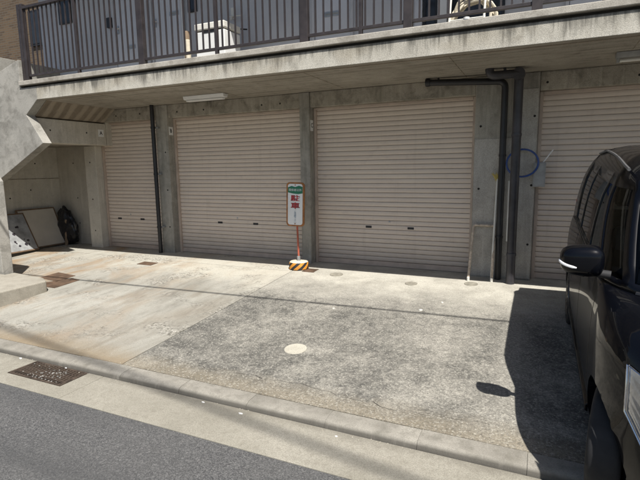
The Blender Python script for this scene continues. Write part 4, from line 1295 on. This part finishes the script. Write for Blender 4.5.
# headlamps: reflector bowl with projector behind a clear lens that follows the body corner
def lamp_cells(sx):
    """grid of points on the body surface from nose to side, between lower and upper lamp edges"""
    cols = []
    rows_ = low
    def surf(k, h):
        for a, b in zip(rows_, rows_[1:]):
            if a[0] <= h <= b[0]:
                t = (h-a[0])/(b[0]-a[0])
                pa = Vector(ring(*a, SIDES)[k]); pb = Vector(ring(*b, SIDES)[k])
                return pa.lerp(pb, t)
    ks = list(range(5, i_corner0+6))
    for j, k in enumerate(ks):
        t = j/(len(ks)-1)
        top = .76+.10*t
        bot = .43 if t < .4 else .43+.22*((t-.4)/.6)**1.6
        cols.append([surf(k, bot+(min(top, .935)-bot)*i/6) for i in range(7)])
    return cols
for sx in (-1, 1):
    cols = lamp_cells(sx)
    cen = Vector((0, 1.2, .75))
    def grid(off, mat, name, parent, smooth=True):
        m = MB(); vs = []
        for c in cols:
            for p in c:
                nrm = Vector((p.x, (p.y-1.0)*.8, 0)).normalized()
                q = p+nrm*off
                vs.append((q.x*(-sx), q.y, q.z))
        nr = 7
        fs = [(i*nr+j, (i+1)*nr+j, (i+1)*nr+j+1, i*nr+j+1) for i in range(len(cols)-1) for j in range(nr-1)]
        return m.add(vs, fs).build(name, mat, parent, smooth=smooth, local=True, angle=80)
    hl = grid(.004, 'reflector', 'headlamp', car, smooth=False)
    grid(.022, 'lens', 'lens', hl)
    edge = []
    nc = len(cols)
    loop = [cols[i][6] for i in range(nc)] + [cols[nc-1][j] for j in range(5, -1, -1)] + [cols[i][0] for i in range(nc-2, -1, -1)] + [cols[0][j] for j in range(1, 7)]
    lp = []
    for p in loop:
        nrm = Vector((p.x, (p.y-1.0)*.8, 0)).normalized(); q = p+nrm*.012
        lp.append((q.x*(-sx), q.y, q.z))
    MB().tube(lp, .0045, 6).build('chrome_trim', 'chrome', hl, smooth=True, local=True)
    for j in (1, 3):
        p = cols[j][3]; nrm = Vector((p.x, (p.y-1.0)*.8, 0)).normalized()
        q = p+nrm*.0
        bm = bmesh.new(); bmesh.ops.create_uvsphere(bm, u_segments=16, v_segments=10, radius=.042)
        me = bpy.data.meshes.new('projector'); bm.to_mesh(me); bm.free()
        me.transform(Matrix.Translation((q.x*(-sx), q.y+.018, q.z)))
        put('projector', me, 'darkglass', hl, smooth=True, local=True)
# grille, plate, fog lamps
MB().box(-.34, .34, .035, .12, .66, .80).build('grille', 'chrome', car, local=True, bevel=.01)
for z in (.69, .73, .77):
    MB().box(-.32, .32, .026, .04, z-.006, z+.006).build('grille_bar', 'black', car, local=True)
MB().box(-.33, .33, .035, .12, .26, .40).build('lower_grille', 'black', car, local=True, bevel=.01)
MB().box(-.165, .165, -.006, .02, .46, .625).build('number_plate', 'white', car, local=True, bevel=.004)
for sx in (-1, 1):
    MB().lathe([(.055, 0), (.055, -.02), (.04, -.025)], (sx*.56, .185, .33), 18, 'Y').build('fog_lamp', 'reflector', car, smooth=True, local=True)
    MB().box(sx*.66-.09, sx*.66+.09, 3.66, 3.72, .85, 1.25).build('tail_lamp', 'redchar', car, local=True, bevel=.02)
# roof spoiler
MB().prism([(3.36, 1.77), (3.60, 1.735), (3.655, 1.71), (3.60, 1.695), (3.42, 1.70)], 'X', -.56, .56).build('spoiler', 'paint', car, local=True, bevel=.012)
# wipers
for a, b in ((-.5, .05), (.05, .55)):
    MB().tube([(a, .735+abs(a)*.12, 1.085), ((a+b)/2, .72, 1.10), (b, .735+abs(b)*.12, 1.09)], .008, 6).build('wiper', 'black', car, smooth=True, local=True)
MB().tube([(-.62, .86, 1.072), (-.35, .71, 1.072), (0, .66, 1.072), (.35, .71, 1.072), (.62, .86, 1.072)], .014, 8).build('cowl', 'black', car, smooth=True, local=True)
# wheels
for ay in AX:
    for sx in (-1, 1):
        steer = 0
        wl = bpy.data.objects.new('wheel', None); COL.objects.link(wl); wl.parent = car
        wl.location = (sx*.722, ay, WR)
        if ay < 1: wl.rotation_euler = (0, 0, R(-11))
        pr = [(.19, -.075), (.24, -.082), (.268, -.078), (.282, -.06), (WR, -.03), (WR, .03), (.282, .06), (.268, .078), (.24, .082), (.19, .075)]
        MB().lathe(pr, (0, 0, 0), 36, 'X').build('tyre', 'tyre', wl, smooth=True, local=True, angle=50)
        rm = MB()
        rm.lathe([(.192, sx*.060), (.185, sx*.083), (.172, sx*.074), (.170, sx*.02), (.05, sx*.02), (.03, sx*.025)], (0, 0, 0), 30, 'X')
        for q in range(10):
            a = 2*math.pi*q/10
            c, s_ = math.cos(a), math.sin(a)
            def P(rr, tt, xx): return (sx*xx, rr*c-tt*s_, rr*s_+tt*c)
            vsx = [P(.03, -.013, .04), P(.03, .013, .04), P(.178, .011, .04), P(.178, -.011, .04), P(.03, -.013, .07), P(.03, .013, .07), P(.178, .009, .078), P(.178, -.009, .078)]
            rm.add(vsx, [(0,3,2,1),(4,5,6,7),(0,1,5,4),(1,2,6,5),(2,3,7,6),(3,0,4,7)])
        rm.lathe([(.045, sx*.03), (.042, sx*.078), (.03, sx*.082)], (0, 0, 0), 16, 'X')
        rm.build('rim', 'alloy', wl, local=True)
# cabin interior seen through the glass
inn = MB().box(-.70, .70, .75, 3.5, .40, .46).build('cabin_floor', 'black', car, local=True)
MB().prism([(.70, .98), (1.02, 1.10), (1.12, 1.04), (1.12, .80), (.75, .80)], 'X', -.68, .68).build('dashboard', 'black', car, local=True, bevel=.03)
for sx in (-1, 1):
    for yy in (1.75, 2.65):
        s_ = MB()
        s_.prism([(yy-.30, .62), (yy-.30, .74), (yy+.15, .72), (yy+.30, 1.22), (yy+.40, 1.24), (yy+.28, .62)], 'X', sx*.36-.23, sx*.36+.23)
        so = s_.build('seat', 'seatcloth', car, local=True, bevel=.04)
        MB().box(sx*.36-.12, sx*.36+.12, yy+.31, yy+.41, 1.27, 1.45).build('headrest', 'seatcloth', so, local=True, bevel=.035)
st_ = MB(); n_ = 28
st_.tube([(.36+.18*math.cos(2*math.pi*i/n_), 1.25+.05*math.sin(2*math.pi*i/n_), 1.04+.17*math.sin(2*math.pi*i/n_)) for i in range(n_+1)], .014, 8, cap=False)
st_.tube([(.36, 1.05, .98), (.36, 1.25, 1.04)], .03, 8)
st_.build('steering_wheel', 'black', car, smooth=True, local=True)
